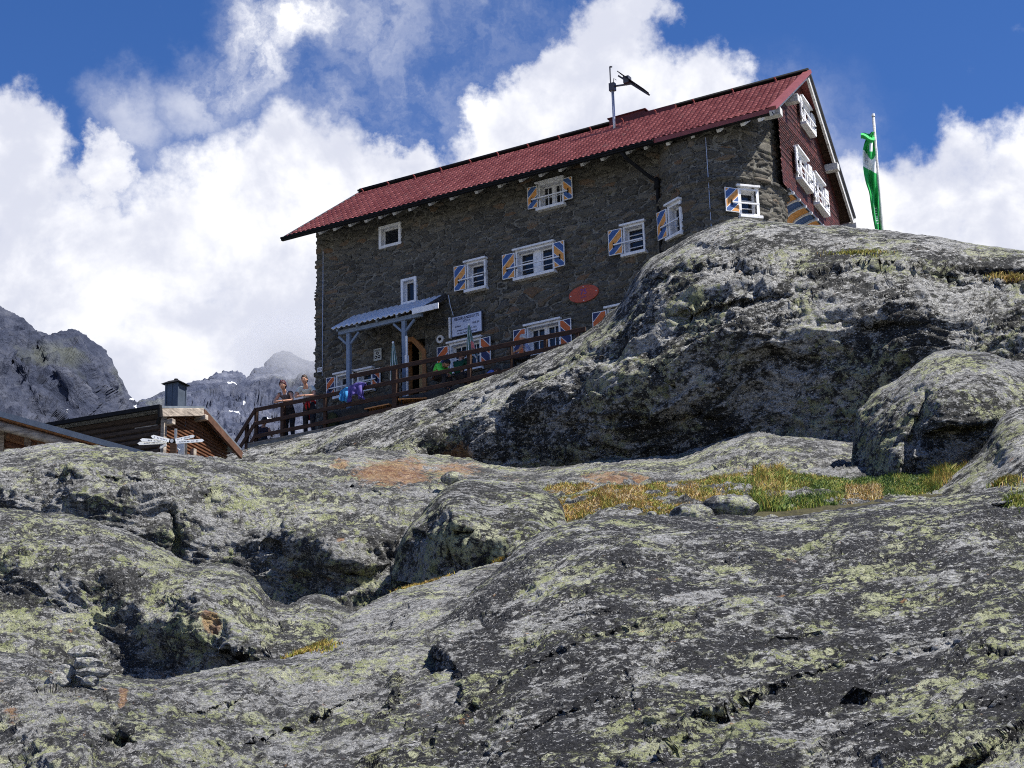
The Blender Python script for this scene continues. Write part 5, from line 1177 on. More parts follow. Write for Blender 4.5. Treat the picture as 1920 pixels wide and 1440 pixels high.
# oval 75 sign
uo, wo = at(1096.8, 552, .08); r_, T_s = sign_root('oval_sign', uo, .12, wo, 'red oval board reading 75 on the stone wall beside the rock', 'sign')
mb = MB(T_s); pol = [(.47 * math.cos(a), .245 * math.sin(a)) for a in np.linspace(0, 2 * math.pi, 48, endpoint=False)]; mb.prism(pol, 0, .04, 0); mb.build('board', M_OVAL, r_)
mb = MB(T_s); text_into(mb, T_s, '75', 0, .05, .22, y=.042, bold=.003); text_into(mb, T_s, 'JAHRE', 0, -.10, .065, y=.042); mb.build('lettering', M_VIO, r_)
for x, z in ((0, .2), (-.40, 0), (.40, 0), (0, -.2)): mb = MB(T_s); mb.tube([(x, .04, z), (x, .05, z)], .014, 8); mb.build('screw', M_WHITE, r_)
# house number
uo, wo = at(601.5, 694, .08); r_, T_s = sign_root('house_number', uo, .12, wo, 'small white house number plate 203 at the left corner of the hut', 'sign')
mb = MB(T_s); mb.box((-.09, 0, -.07), (.09, .02, .07)); mb.build('plate', M_WHITE, r_); mb = MB(T_s); text_into(mb, T_s, '203', 0, 0, .11, y=.022, bold=.002); mb.build('lettering', M_INK, r_)
# three-circle plate
ua, wa = at(702, 678, .08); ub, wb = at(716, 652.5, .08); r_, T_s = sign_root('plate', (ua + ub) / 2, .09, (wa + wb) / 2, 'grey plate with three dark round emblems on the wall under the porch', 'sign')
pw, ph_ = (ub - ua) / 2, (wb - wa) / 2; mb = MB(T_s); mb.box((-pw, 0, -ph_), (pw, .025, ph_)); mb.build('board', simple('plate_grey', (.42, .43, .40), .6), r_)
mb = MB(T_s)
for x, z in ((0, .04), (-pw * .42, -ph_ * .42), (pw * .42, -ph_ * .42)): mb.tube([(x, .024, z), (x, .03, z)], .048, 18, 0); mb.tube([(x, .03, z), (x, .032, z)], .018, 10, 1)
for z in (.70, .56): mb.box((-pw * .8, .025, ph_ * z), (pw * .8, .028, ph_ * (z + .06)), 0)
mb.build('emblems', [M_BLACK, M_WHITE], r_)

# mast on the roof ----------------------------------------------------------
def mast():
    v = -2.55; u, w = at(1153, 258, v); root = empty('roof_mast', tuple(W3(u, v, w)), -BAZ); tag(root, 'grey steel mast with a side arm and tilted panel rising from the red roof', 'mast')
    f = lambda a, b, c: (a - u, -(b - v), c - w)
    u2, w2 = at(1147.5, 125, v); u3, w3 = at(1148.5, 158, v); um = u
    mb = MB(f); mb.tube([(u, v, w - .25), (u, v, w3)], .042, 12); mb.build('pole', M_GALV, root, smooth=True)
    mb = MB(f); mb.tube([(u, v, w - .12), (u, v, w + .02), (u, v, w + .12)], [.12, .10, .055], 14); mb.build('collar', M_GALV, root)
    mb = MB(f); mb.tube([(u - .04, v + .03, w3 - .2), (u - .04, v + .03, w2)], .022, 8); mb.tube([(u - .04, v + .03, w2), (u + .03, v + .03, w2 - .02)], .028, 8); mb.build('rod', M_DGREY, root)
    mb = MB(f); mb.box((u - .09, v - .07, w3 - .22), (u + .09, v + .07, w3 + .03)); mb.tube([(u + .03, v, w3 - .05), (u + .06, v, w3 + .18), (u + .14, v, w3 + .1)], .012, 5); mb.build('clamp', M_DGREY, root)
    ue, we = at(1184, 157, v); mb = MB(f); mb.bar((u + .05, v, w3 - .08), (ue, v, we), .045, .045); mb.build('arm', M_DGREY, root)
    (ua, wa), (ub, wb) = at(1162, 137, v), at(1212, 171, v)
    a = Vector((ua, v, wa)); b = Vector((ub, v, wb)); d = (b - a).normalized(); nrm = Vector((0, 1, 0)); t = d.cross(nrm).normalized()
    mb = MB(f)
    for s, off in ((0, 0),):
        mid = (a + b) / 2
        for p, q in ((a, mid - d * .02), (mid + d * .02, b)):
            mb.bar(p, q, .34, .025, 0, up=tuple(t)) 
    pnl = mb.build('panel', M_BLACK, root)
    mb = MB(f); mb.bar(a + t * .04 * -1 - d * .03 + Vector((0, 0, -.07)), b + Vector((0, 0, -.07)) + d * .04, .05, .05, 0); mb.bar(a + Vector((0, -.2, -.05)), b + Vector((0, -.2, -.05)), .03, .05, 0)
    mb.box((ua + .15, v - .1, wa - .42), (ua + .33, v + .1, wa - .2)); mb.build('panel_frame', M_DGREY, root)
mast()

# flagpole ------------------------------------------------------------------
def flag():
    d = 46.5; base = P(1655, 450, d); top = P(1637.5, 217, d); base = np.array([top[0] , top[1], base[2] - 1.0]); root = empty('flagpole', tuple(base)); tag(root, 'white flagpole with a wrapped green and white flag behind the rock', 'flagpole')
    # the pole leans a touch, as photographed
    tp = P(1637.5, 217, d) - base; bt = P(1654, 440, d) - base; dirv = (tp - bt); bt = bt - dirv * .35
    mb = MB(); mb.tube([tuple(bt), tuple(tp)], [.050, .036], 12); mb.build('pole', M_WOODW, root, smooth=True)
    mb = MB(); mb.tube([tuple(tp - np.array([0, 0, .02])), tuple(tp + np.array([0, 0, .05]))], [.048, .04], 12); mb.build('cap', M_WHITE, root)
    m, g, b = new_mat('flag_cloth'); t = g.attr('band'); c = g.ramp(t, [(0, (.03, .45, .10)), (.35, (.03, .45, .10)), (.36, (.88, .90, .89)), (.60, (.88, .90, .89)), (.61, (.02, .36, .08))])
    m.node_tree.nodes['Color Ramp'].color_ramp.interpolation = 'CONSTANT'
    g.put(b.inputs['Base Color'], c); b.inputs['Roughness'].default_value = .7
    b.inputs['Subsurface Weight'].default_value = 0.0
    left = [(260, 1620), (280, 1618), (300, 1617.5), (320, 1619), (345, 1624), (360, 1629), (380, 1632), (400, 1635), (432, 1641), (450, 1645)]
    rows = np.linspace(247, 446, 170); V = []; band = []
    for y in rows:
        xr = 1637.5 + (y - 217) * (16.5 / 223) + .5 - 2.0; xl = interp_curve([(247, 1634), (254, 1628)] + left[1:], np.array([y]))[0]
        row = []; bd = []
        for c_ in np.linspace(0, 1, 60):
            x = xr + (xl - xr) * c_; fold = .10 * math.sin(c_ * 7.5 + y * .03) * (c_ ** .5) + .05 * math.sin(c_ * 13 - y * .09)
            row.append(P(x, y, d - .06 + fold) - base); bd.append(0.5 if (290 + 9 * math.sin(c_ * 5)) < y < (312 + 14 * (1 - c_)) or (abs(c_ - .32) < .14 and 268 < y < 284) or (abs(c_ - .45) < .13 and 388 < y < 420 and math.sin(y * 1.4) > -.2) else (.1 if c_ < .62 else .9))
        V.append(row); band.append(bd)
    f1 = grid_mesh('flag', np.array(V), m, root, attrs={'band': np.array(band)})
    rows = np.linspace(0, 1, 16); V = []
    for t_ in rows:
        row = []
        for c_ in np.linspace(0, 1, 14):
            x = 1640 - t_ * 26; y = 247 + 3 * math.sin(t_ * 5) + c_ * (18 - 8 * t_) + 6 * t_ ** 2; row.append(P(x, y, d - .1 + .12 * math.sin(c_ * 5 + t_ * 3)) - base)
        V.append(row)
    f2 = grid_mesh('flag_corner', np.array(V), m, f1, attrs={'band': np.full((16, 14), .1)})
    mb = MB(); mb.tube([tuple(P(1642, 262, d - .07) - base), tuple(P(1655, 430, d - .07) - base)], .008, 4); mb.build('halyard', M_WHITE, root)
flag()
# ------------------------------------------------------------------ wooden annex with chimney
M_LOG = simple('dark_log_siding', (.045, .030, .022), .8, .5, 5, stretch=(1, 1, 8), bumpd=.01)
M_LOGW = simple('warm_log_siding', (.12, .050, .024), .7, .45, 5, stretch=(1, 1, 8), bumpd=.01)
M_ROOFG = simple('grey_blue_roof_sheet', (.135, .155, .18), .45, .15, 5, spec=.5)
M_BEAMW = simple('weathered_beam', (.30, .255, .21), .85, .5, 3, stretch=(1.5, 1, 6), bumpd=.012, dirt=(.09, .07, .06))
def annex():
    d1 = ray(-7300, 1985); d1[2] = 0; d1 /= -np.linalg.norm(d1); d2 = ray(2020, 1720); d2[2] = 0; d2 /= np.linalg.norm(d2)   # d1: along the eave to the right, d2: along the gable away
    az = math.atan2(d1[1], d1[0]); K = P(299, 795, 42.0)
    # gable local frame: x along eave (to the right), y away
    yl = np.array([-math.sin(az), math.cos(az), 0])
    root = empty('wooden_annex', (K[0], K[1], K[2] - 2.6), az); tag(root, 'dark log cabin with grey metal roof and chimney behind the rounded rock', 'cabin')
    ax = float(d2 @ np.array([math.cos(az), math.sin(az), 0])); ay = float(d2 @ yl)
    def pl(px, py, o, nn):        # world hit -> local
        r = ray(px, py); q = r * ((o @ nn) / (r @ nn)) - K; return np.array([q[0] * math.cos(az) + q[1] * math.sin(az), q @ yl, q[2] + 2.6])
    n1 = -yl; n2 = np.array([d2[1], -d2[0], 0])
    eL = pl(105, 795, K, n1); eR = pl(303, 770, K + n2 * .25, n1)
    apex = pl(382, 762, K + n2 * .25, n2); far = pl(426, 858, K + n2 * .25, n2)
    z0 = eR[2]
    D2 = np.array([ax, ay, 0]); s_a = (apex[1]) / ay; s_f = 2 * s_a
    pf = np.array([apex[0] + D2[0] * s_a, apex[1] + D2[1] * s_a, z0 - .02])
    e0 = np.array([eL[0] - 1.5, -.30, z0]); e1 = np.array([.26, -.30, z0]); lenx = e1[0] - e0[0]; r1 = apex.copy(); r0 = r1 - [lenx, 0, 0]; f1 = np.array([r1[0] + D2[0] * s_a, 2 * r1[1] + .3, z0]); f0 = f1 - [lenx, 0, 0]
    def slab(mb, q, th, m=0):
        q = [np.array(p, float) for p in q]; n_ = np.cross(q[1] - q[0], q[3] - q[0]); n_ /= np.linalg.norm(n_); n_ = n_ if n_[2] > 0 else -n_
        k = mb.pts(q + [p - n_ * th for p in q])
        for f_ in ((0, 1, 2, 3), (7, 6, 5, 4), (0, 4, 5, 1), (1, 5, 6, 2), (2, 6, 7, 3), (3, 7, 4, 0)): mb.face([k + i for i in f_], m)
    mb = MB(); slab(mb, [e0, e1, r1, r0], .05); slab(mb, [r0 + [0, 0, .004], r1 + [0, 0, .004], f1, f0], .05); rf = mb.build('roof', M_ROOFG, root)
    mb = MB(); mb.bar(e0 + [0, -.05, -.03], e1 + [0, -.05, -.03], .09, .09); mb.tube([e1 + [-.03, -.05, -.03], e1 + [-.03, -.02, -.25], e1 + [-.2, .15, -.35]], .05, 8); mb.build('gutter', M_BLACK, root)
    mb = MB(); mb.bar(e1 + [-.02, .02, -.16], r1 + [-.02, 0, -.14], .07, .19); mb.build('verge_board', M_BEAMW, root, bevel=.01)
    mb = MB(); mb.bar(r1 + [0, 0, -.16], f1 + [0, 0, -.18], .07, .20); mb.build('far_verge_board', simple('brown_board', (.10, .05, .032), .7, .3, 4), root, bevel=.01)
    # side wall of stacked boards, gable wall of half logs
    nb = 16; mb = MB()
    for k in range(nb): z = z0 - .12 - .14 * k; mb.tube([(eL[0] - 1.4, .05, z), (0.02, .05, z)], .075, 6)
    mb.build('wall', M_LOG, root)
    mb = MB(); tanr = (r1[2] - z0) / (r1[1] + .3)
    for k in range(30):
        z = r1[2] - .20 - .085 * k; 
        a = max((z - z0) / tanr - .3 + .0, 0) ; b = 2 * r1[1] - a
        if b - a < .1: continue
        mb.tube([(D2[0] * a / ay, a, z), (D2[0] * b / ay, b, z)], .040, 6)
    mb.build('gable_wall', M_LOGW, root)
    mb = MB(); mb.box((-4, .12, -1), (-.1, .2, z0 - .1)); mb.build('lining', M_BLACK, root)
    for a in (0.02, .95, 1.55): mb = MB(); x = D2[0] * a / ay + .10; mb.box((x - .04, a - .05, -.5), (x + .05, a + .07, z0 + (.0 if a < .1 else -.55))); mb.build('corner_post', M_BEAMW, root)
    for (px, py) in ((316, 792), (378, 784)):
        c = pl(px, py, K + n2 * .2, n2); mb = MB(); mb.bar(c + [.15, 0, 0], c - [.9, 0, 0], .13, .13); mb.build('purlin', M_BEAMW, root, bevel=.01)
    # chimney
    cw = pl(329, 762, K + (-n1) * 1.1, n1); zt = pl(329, 722, K + (-n1) * 1.1, n1)[2]; zb = z0 - .1
    x, y = cw[0], cw[1]; s = .165
    mb = MB(); mb.box((x - s, y - s, zb), (x + s, y + s, zt)); 
    for sx in (-1, 1):
        for sy in (-1, 1): mb.box((x + sx * s - .02, y + sy * s - .02, zb), (x + sx * s + .02, y + sy * s + .02, zt))
    mb.box((x - .02, y - s - .015, zb), (x + .01, y - s, zt)); ch = mb.build('chimney', simple('dark_chimney_sheet', (.06, .075, .10), .45, .15, 5), root)
    mb = MB(); k = mb.pts([(x - .26, y - .26, zt), (x + .26, y - .26, zt), (x + .26, y + .26, zt), (x - .26, y + .26, zt), (x - .12, y - .12, zt + .09), (x + .12, y - .12, zt + .09), (x + .12, y + .12, zt + .09), (x - .12, y + .12, zt + .09)])
    for q in ((0, 3, 2, 1), (4, 5, 6, 7), (0, 1, 5, 4), (1, 2, 6, 5), (2, 3, 7, 6), (3, 0, 4, 7)): mb.face([k + i for i in q])
    mb.tube([(x, y, zt + .08), (x, y, zt + .15)], .05, 10); mb.build('chimney_cap', M_BLACK, ch)
annex()

def shed():
    # roof edge running down to the right, log under it, posts and a warm soffit
    a = P(-190, 722, 36.5); b = P(300, 858, 34.5); a = a + (a - b) * .9; root = empty('wooden_shelter', tuple(P(60, 900, 37) )); tag(root, 'open timber shelter with a sloping grey roof edge at the left edge of the picture', 'shelter')
    o = np.array(root.location); f = lambda p: tuple(np.array(p) - o)
    back = np.array([-1.6, 5.5, .15])
    def slab(mb, q, th, m=0):
        q = [np.array(p, float) for p in q]; n_ = np.cross(q[1] - q[0], q[3] - q[0]); n_ /= np.linalg.norm(n_); n_ = n_ if n_[2] > 0 else -n_
        k = mb.pts([f(p) for p in q + [p - n_ * th for p in q]])
        for f_ in ((0, 1, 2, 3), (7, 6, 5, 4), (0, 4, 5, 1), (1, 5, 6, 2), (2, 6, 7, 3), (3, 7, 4, 0)): mb.face([k + i for i in f_], m)
    mb = MB(); slab(mb, [a, b, b + back, a + back], .045); mb.bar(f(a + [0, -.02, -.02]), f(b + [0, -.02, -.02]), .05, .11); mb.build('roof', M_ROOFG, root)
    mb = MB(); slab(mb, [a + [0, .05, -.05], b + [0, .05, -.05], b + back + [0, 0, -.05], a + back + [0, 0, -.05]], .03); mb.build('soffit', simple('warm_boards', (.34, .16, .075), .7, .3, 4, stretch=(1, 1, 5)), root)
    mb = MB(); pts = [a + (b - a) * t + np.array([.0, .18, -.21 + .012 * math.sin(t * 17)]) for t in np.linspace(0, 1, 14)]; mb.tube([f(p) for p in pts], .095, 10); mb.build('purlin_log', M_BEAMW, root, smooth=True)
    mb = MB(); pts = [a + (b - a) * t + np.array([.0, .9, -.42]) for t in (0, 1)]; mb.tube([f(p) for p in pts], .07, 8); mb.build('inner_log', M_LOGW, root)
    for px, y0 in ((2, 786), (54, 806), (79, 806)):
        p = P(px, y0, 36.6); mb = MB(); q = f(p); mb.box((q[0] - (.10 if px < 10 else .065), q[1] - .06, q[2] - 1.6), (q[0] + (.10 if px < 10 else .065), q[1] + .08, q[2] + .05)); mb.build('post', M_BEAMW, root)
    mb = MB(); p = f(P(20, 860, 39.5)); mb.box((p[0] - 4, p[1], p[2] - 1.5), (p[0] + 1.6, p[1] + .15, p[2] - .4)); mb.build('back_wall', M_LOG, root)
shed()

# signpost -------------------------------------------------------------------
def signpost():
    d = 33.0; o = P(322, 872, d); o[2] -= .3; root = empty('signpost', tuple(o)); tag(root, 'trail signpost with white arrow boards in front of the log cabin', 'signpost')
    q = lambda px, py, dd=0.0: P(px, py, d + dd) - o
    p = q(322.5, 828); mb = MB(); mb.box((p[0] - .055, -.03, 0), (p[0] + .055, .09, p[2])); mb.build('post', M_BROWN, root)
    mb = MB(); p = q(322, 826.5, -.05); mb.tube([tuple(p + [-.09, 0, 0]), tuple(p + [.09, 0, 0])], .045, 8); mb.build('bracket', M_BLACK, root)
    mb = MB(); mb.tube([tuple(q(322, 826.5, -.12)), tuple(q(322, 826.5, -.10))], .034, 12); mb.build('cap', M_WHITE, root)
    M_SG = simple('signpost_white', (.80, .80, .78), .5, .04)
    mt = simple('print_dark', (.05, .05, .06), .6)
    for i, ((x0, y0), (x1, y1), h, dd, tx) in enumerate((((317, 826.5), (283, 818), 6.6, -.16, 1), ((313, 828.5), (263, 824.8), 6.0, -.13, 1), ((311, 829.5), (258, 832), 6.2, -.10, 1), ((329, 825.5), (365.5, 817.5), 5.4, -.1, 1), ((330, 829.5), (383, 826), 5.8, -.14, 1), ((312, 834), (299.5, 841), 4.2, .1, 0))):
        A_ = q(x0, y0, dd); B_ = q(x1, y1, dd); ax_ = (B_ - A_); Ln = np.linalg.norm(ax_); ax_ = ax_ / Ln; up = np.array([0, 0, 1.0]); up = up - ax_ * (up @ ax_); up /= np.linalg.norm(up); nn = np.cross(ax_, up); nn = nn if nn[1] < 0 else -nn
        H = h * d / FPX / 2; T = lambda x, y, z, A_=A_, ax_=ax_, up=up, nn=nn: A_ + ax_ * x + nn * y + up * z
        mb = MB(T); mb.prism([(0, -H), (Ln - H * 1.3, -H), (Ln, 0), (Ln - H * 1.3, H), (0, H)], 0, .02); ar = mb.build('arrow_board', M_SG, root)
        if tx:
            mb = MB(T); rr_ = np.random.default_rng(i); x = Ln * .12
            while x < Ln * .78:
                wd = rr_.uniform(.012, .022); z1 = H * rr_.uniform(.15, .42); mb.box((x, .02, -H * .28), (x + .007, .0225, z1)); 
                if rr_.random() > .4: mb.box((x + .007, .02, -H * .02), (x + wd, .0225, H * .12))
                x += wd + .009 + (.03 if rr_.random() > .86 else 0)
            mb.build('print', mt, ar)
    mb = MB(); a = q(329.5, 804, .15); b = q(329.5, 823, .15); mb.bar(tuple(a), tuple(b), .045, .045); mb.build('upper_pole', M_WOODW, root)
signpost()
def trestle():
    d = 33.4; o = P(340, 872, d); root = empty('trestle', tuple(o)); tag(root, 'white painted braced timber stand beside the signpost', 'stand')
    q = lambda px, py: tuple(P(px, py, d) - o)
    mb = MB(); mb.bar(q(340, 831), q(340, 864), .12, .09); mb.build('upright', M_WHITE, root)
    mb = MB(); mb.bar(q(328, 833), q(339, 843), .09, .07); mb.build('brace', M_WHITE, root)
    mb = MB(); mb.bar(q(348, 828), q(348, 864), .05, .05); mb.build('upright', M_BEAMW, root)
trestle()

# tables, jackets, packs on the terrace -----------------------------------------
def put(name, u, v, w, label, cat, group=None, rot=0.0): r = empty(name, tuple(W3(u, v, w)), -BAZ + rot); tag(r, label, cat, group); return r
def table(px, v, label, L_=.9, h=.70, rot=0.0):
    u = at(px, 745, v)[0]; r = put('table', u, v, FLW + (0.64 if v < 1.42 else 0), label, 'table', 'orange beer tables on the terrace', rot)
    mb = MB()
    for k in range(4): mb.box((-L_, -.24 + k * .122, h - .03), (L_, -.13 + k * .122, h))
    mb.build('tabletop', M_ORWOOD, r)
    for s in (-1, 1): mb = MB(); mb.bar((s * L_ * .8, -.2, h - .03), (s * L_ * .7, -.2, 0), .03, .03); mb.bar((s * L_ * .8, .2, h - .03), (s * L_ * .7, .2, 0), .03, .03); mb.bar((s * L_ * .72, -.2, .2), (s * L_ * .72, .2, .2), .02, .03); mb.build('trestle', M_BLACK, r)
table(715, 1.62, 'orange beer table left of the big railing post', .42, .38); table(775, 1.58, 'orange beer table between the two parasols beside the porch post', .40, .42, .5); table(940, 1.60, 'orange beer table right of the second parasol', .5, .40)
def cloth(name, px0, px1, ytop, ybot, col, label, seed):
    (u0, wt), (u1, _) = at(px0, ytop, VR), at(px1, ytop, VR); wb = at(px0, ybot, VR)[1]; r = put(name, (u0 + u1) / 2, VR, wt, label, 'jacket', 'jackets hung over the railing')
    nr, nc = 24, 30; V = np.zeros((nr, nc, 3)); hw = (u1 - u0) / 2; slope = .0
    for i in range(nr):
        t = i / (nr - 1) * 2 - .35
        for j in range(nc):
            s = j / (nc - 1) * 2 - 1; x = s * hw * (1 + .10 * math.sin(3 * t + seed)) + .02 * math.sin(t * 9)
            if t < 0: y, z = -.04 - .02 * math.cos(s * 6), t * .5 * (wt - wb)
            else: y, z = .045 + .035 * math.sin(s * 8 + seed + t) * t + .02 * t, .0 - t / 1.65 * (wt - wb) * (1 + .18 * math.sin(s * 3 + seed * 2))
            if abs(t) < .07: y *= .5; z = .02
            V[i, j] = (x, -y, z + .03 * math.cos(s * 3.1))
    o = grid_mesh('shell', V, simple(name + '_cloth', col, .75, .25, 9), r); sm = o.modifiers.new('thickness', 'SOLIDIFY'); sm.thickness = .02
    mb = MB(); mb.tube([(hw * .6, -.08, -.1), (hw * .75, -.10, -.3), (hw * .55, -.09, (wb - wt) * 1.15)], [.06, .05, .04], 10); mb.build('sleeve', simple(name + '_cloth', col), r, smooth=True)
cloth('blue_jacket', 640, 656, 732, 754, (.03, .20, .42), 'bright blue jacket hung over the railing left of the purple one', 1); cloth('purple_jacket', 655, 684, 724, 750, (.075, .055, .22), 'purple jacket hung over the railing right of the blue one', 2.4)
def backpack():
    u, w = at(622, 790, 1.6); r = put('backpack', u, 1.6, FLW, 'dark olive backpack standing on the deck behind the railing', 'backpack'); mb = MB()
    V = []; 
    for z, a, b in ((0, .16, .10), (.05, .19, .13), (.25, .20, .14), (.42, .18, .13), (.52, .13, .09), (.56, .03, .02)): V.append([(a * math.copysign(abs(math.cos(t)) ** .6, math.cos(t)), b * math.copysign(abs(math.sin(t)) ** .6, math.sin(t)), z) for t in np.linspace(0, 2 * math.pi, 25)])
    grid_mesh('bag', np.array(V), simple('olive_cloth', (.045, .05, .02), .8, .3, 8), r)
    mb = MB(); mb.box((-.12, -.20, .08), (.12, -.12, .30)); mb.build('pocket', simple('olive_cloth', (.045, .05, .02)), r, bevel=.03)
    mb = MB(); mb.tube([(-.1, -.13, .5), (-.13, -.17, .3), (-.12, -.14, .1)], .014, 6); mb.build('strap', M_BLACK, r)
backpack()

# ------------------------------------------------------------------ people
def skinned(name, J, E, mat, parent, sub=2):
    me = bpy.data.meshes.new(name); keys = list(J); idx = {k: i for i, k in enumerate(keys)}
    me.from_pydata([J[k][:3] for k in keys], [(idx[a], idx[b]) for a, b in E], [])
    ob = bpy.data.objects.new(name, me); COL.objects.link(ob)
    sk = ob.modifiers.new('skin', 'SKIN'); sk.use_smooth_shade = True; sk.branch_smoothing = .6
    for i, k in enumerate(keys):
        r = J[k][3]; r = r if isinstance(r, tuple) else (r, r); me.skin_vertices[0].data[i].radius = r; me.skin_vertices[0].data[i].use_root = (i == 0)
    ss = ob.modifiers.new('sub', 'SUBSURF'); ss.levels = ss.render_levels = sub
    bpy.context.view_layer.update(); m2_ = bpy.data.meshes.new_from_object(ob.evaluated_get(bpy.context.evaluated_depsgraph_get()))
    bpy.data.objects.remove(ob); bpy.data.meshes.remove(me); m2_.name = name; m2_.materials.clear()
    return link(name, m2_, mat, parent, True)
M_SKIN = simple('skin', (.50, .27, .18), .55, .08, 12); M_SHOE = simple('dark_shoe', (.03, .03, .035), .7)
def head_mesh(c, fwd, up, s=1.0):
    """face with brow, eye hollows, nose, lips, chin and ears; returned as vertices + faces to be merged in the body"""
    n, m_ = 22, 28; V = []; F = []
    fwd = np.array(fwd) / np.linalg.norm(fwd); up = np.array(up) - fwd * (np.array(up) @ fwd); up /= np.linalg.norm(up); rt = np.cross(fwd, up)
    for i in range(n + 1):
        th = math.pi * i / n
        for j in range(m_):
            ph = 2 * math.pi * j / m_; x, y, z = math.sin(th) * math.sin(ph), math.sin(th) * math.cos(ph), math.cos(th)
            X, Y, Z = x * .076, y * .095, z * .118
            if z < 0: X *= 1 + .28 * z; Y *= 1 + .10 * z
            f = max(y, 0) ** 3
            Y += f * (.026 * math.exp(-((x / .16) ** 2) - ((z + .12) / .17) ** 2) - .010 * (math.exp(-((x - .38) / .17) ** 2 - ((z - .08) / .11) ** 2) + math.exp(-((x + .38) / .17) ** 2 - ((z - .08) / .11) ** 2)) + .007 * math.exp(-((z - .26) / .12) ** 2) + .007 * math.exp(-(x / .3) ** 2 - ((z + .48) / .07) ** 2) + .010 * math.exp(-(x / .3) ** 2 - ((z + .80) / .14) ** 2))
            X += math.copysign(.020, x) * math.exp(-((abs(x) - 1) / .12) ** 2 - ((z + .02) / .16) ** 2 - (y / .28) ** 2)
            V.append(np.array(c) + (rt * X + fwd * Y + up * Z) * s)
    for i in range(n):
        for j in range(m_): a = i * m_ + j; b = i * m_ + (j + 1) % m_; F.append((a, b, b + m_, a + m_))
    return V, F
R2 = lambda a, b: (a, b)
def person(u, v, w, label, pose, cols, rot=0.0, hair='short', s=1.0, extra=None):
    root = empty('person', tuple(W3(u, v, w)), -BAZ + math.pi + rot); root.scale = (s, s, s); tag(root, label, 'person', 'people on the terrace')
    # local axes: x to the person's right... y forward (towards the viewer side of the terrace), z up
    J = dict(pose['J']); J['pelvis'] = (*J['pelvis'][:3], R2(.120, .112))
    E = [('pelvis', 'spine'), ('spine', 'chest'), ('chest', 'neck'), ('neck', 'headb'), ('pelvis', 'hipL'), ('pelvis', 'hipR'), ('hipL', 'kneeL'), ('kneeL', 'ankL'), ('ankL', 'toeL'), ('hipR', 'kneeR'), ('kneeR', 'ankR'), ('ankR', 'toeR'),
         ('chest', 'shL'), ('chest', 'shR'), ('shL', 'elL'), ('elL', 'wrL'), ('wrL', 'paL'), ('shR', 'elR'), ('elR', 'wrR'), ('wrR', 'paR')]
    B_ = {k: np.array(J[k][:3]) for k in J}
    for S in 'LR':   # five fingers
        dvec = B_['pa' + S] - B_['wr' + S]; dvec /= np.linalg.norm(dvec) + 1e-9; side = np.cross(dvec, [0, 0, 1]); side /= np.linalg.norm(side) + 1e-9
        for k in range(4):
            b0 = B_['pa' + S] + side * (.027 * (k - 1.5) / 1.5) + dvec * .012; ln = (.062, .074, .070, .054)[k]; drop = np.array([0, 0, -.014 - .006 * k])
            J[f'f{S}{k}a'] = (*(b0 + dvec * ln * .5), .0085); J[f'f{S}{k}b'] = (*(b0 + dvec * ln + drop), .0072); E += [('pa' + S, f'f{S}{k}a'), (f'f{S}{k}a', f'f{S}{k}b')]
        sgn = 1 if S == 'L' else -1; b0 = B_['wr' + S] + dvec * .03 + side * sgn * .03
        J[f't{S}a'] = (*b0, .011); J[f't{S}b'] = (*(b0 + dvec * .04 + side * sgn * .018), .009); E += [('wr' + S, f't{S}a'), (f't{S}a', f't{S}b')]
    body = skinned('body', J, E, M_SKIN, root); body_n = len(body.data.vertices)
    hc, hf = np.array(pose['head']), np.array(pose['face']); V, F = head_mesh(hc, hf, (0, 0, 1), 1.1)
    bm = bmesh.new(); bm.from_mesh(body.data); vs = [bm.verts.new(tuple(p)) for p in V]
    for f_ in F:
        try: bm.faces.new([vs[i] for i in f_]).smooth = True
        except Exception: pass
    bmesh.ops.recalc_face_normals(bm, faces=bm.faces); bm.to_mesh(body.data); bm.free(); body.data.update()
    def sub(keys, edges, grow, nm, mat):
        JJ = {k: (*J[k][:3], (J[k][3] if not isinstance(J[k][3], tuple) else J[k][3][0]) * grow.get(k, 1.12) + .006) if not isinstance(J[k][3], tuple) else (*J[k][:3], tuple(r * grow.get(k, 1.12) + .006 for r in J[k][3])) for k in keys}
        return skinned(nm, JJ, edges, mat, root)
    def mid(a, b, t, nm): p = B_[a] * (1 - t) + B_[b] * t; ra, rb = J[a][3], J[b][3]; ra = ra[0] if isinstance(ra, tuple) else ra; rb = rb[0] if isinstance(rb, tuple) else rb; J[nm] = (*p, ra * (1 - t) + rb * t); B_[nm] = p
    sl = cols.get('sleeve', .55)
    segs = [(a, b) for a, b in E if a in B_ and b in B_]
    P0 = np.array([B_[a] for a, b in segs]); P1 = np.array([B_[b] for a, b in segs])
    def cloth(nm, rule, off, mat, seed=0):
        """garment cut from the body's own surface and set off from it, with folds"""
        n_ = body_n; me = body.data; co = np.array([v.co for v in me.vertices][:n_]); no = np.array([v.normal for v in me.vertices][:n_])
        d_ = P1 - P0; L2 = (d_ ** 2).sum(1); t = np.clip(((co[:, None] - P0) * d_).sum(-1) / L2, 0, 1); q = np.linalg.norm(co[:, None] - P0 - t[..., None] * d_, axis=-1); k = q.argmin(1); tt = t[np.arange(n_), k]
        ok = np.array([rule(segs[k[i]], tt[i], co[i]) for i in range(n_)])
        F_ = [tuple(p.vertices) for p in me.polygons if max(p.vertices) < n_ and all(ok[v] for v in p.vertices)]
        used = sorted({v for f in F_ for v in f}); mp = {v: i for i, v in enumerate(used)}
        fold = .5 + .5 * vnoise(co * np.array([18, 18, 30]) + seed, 3); W_ = co + no * (off * (.75 + .9 * fold))[:, None]
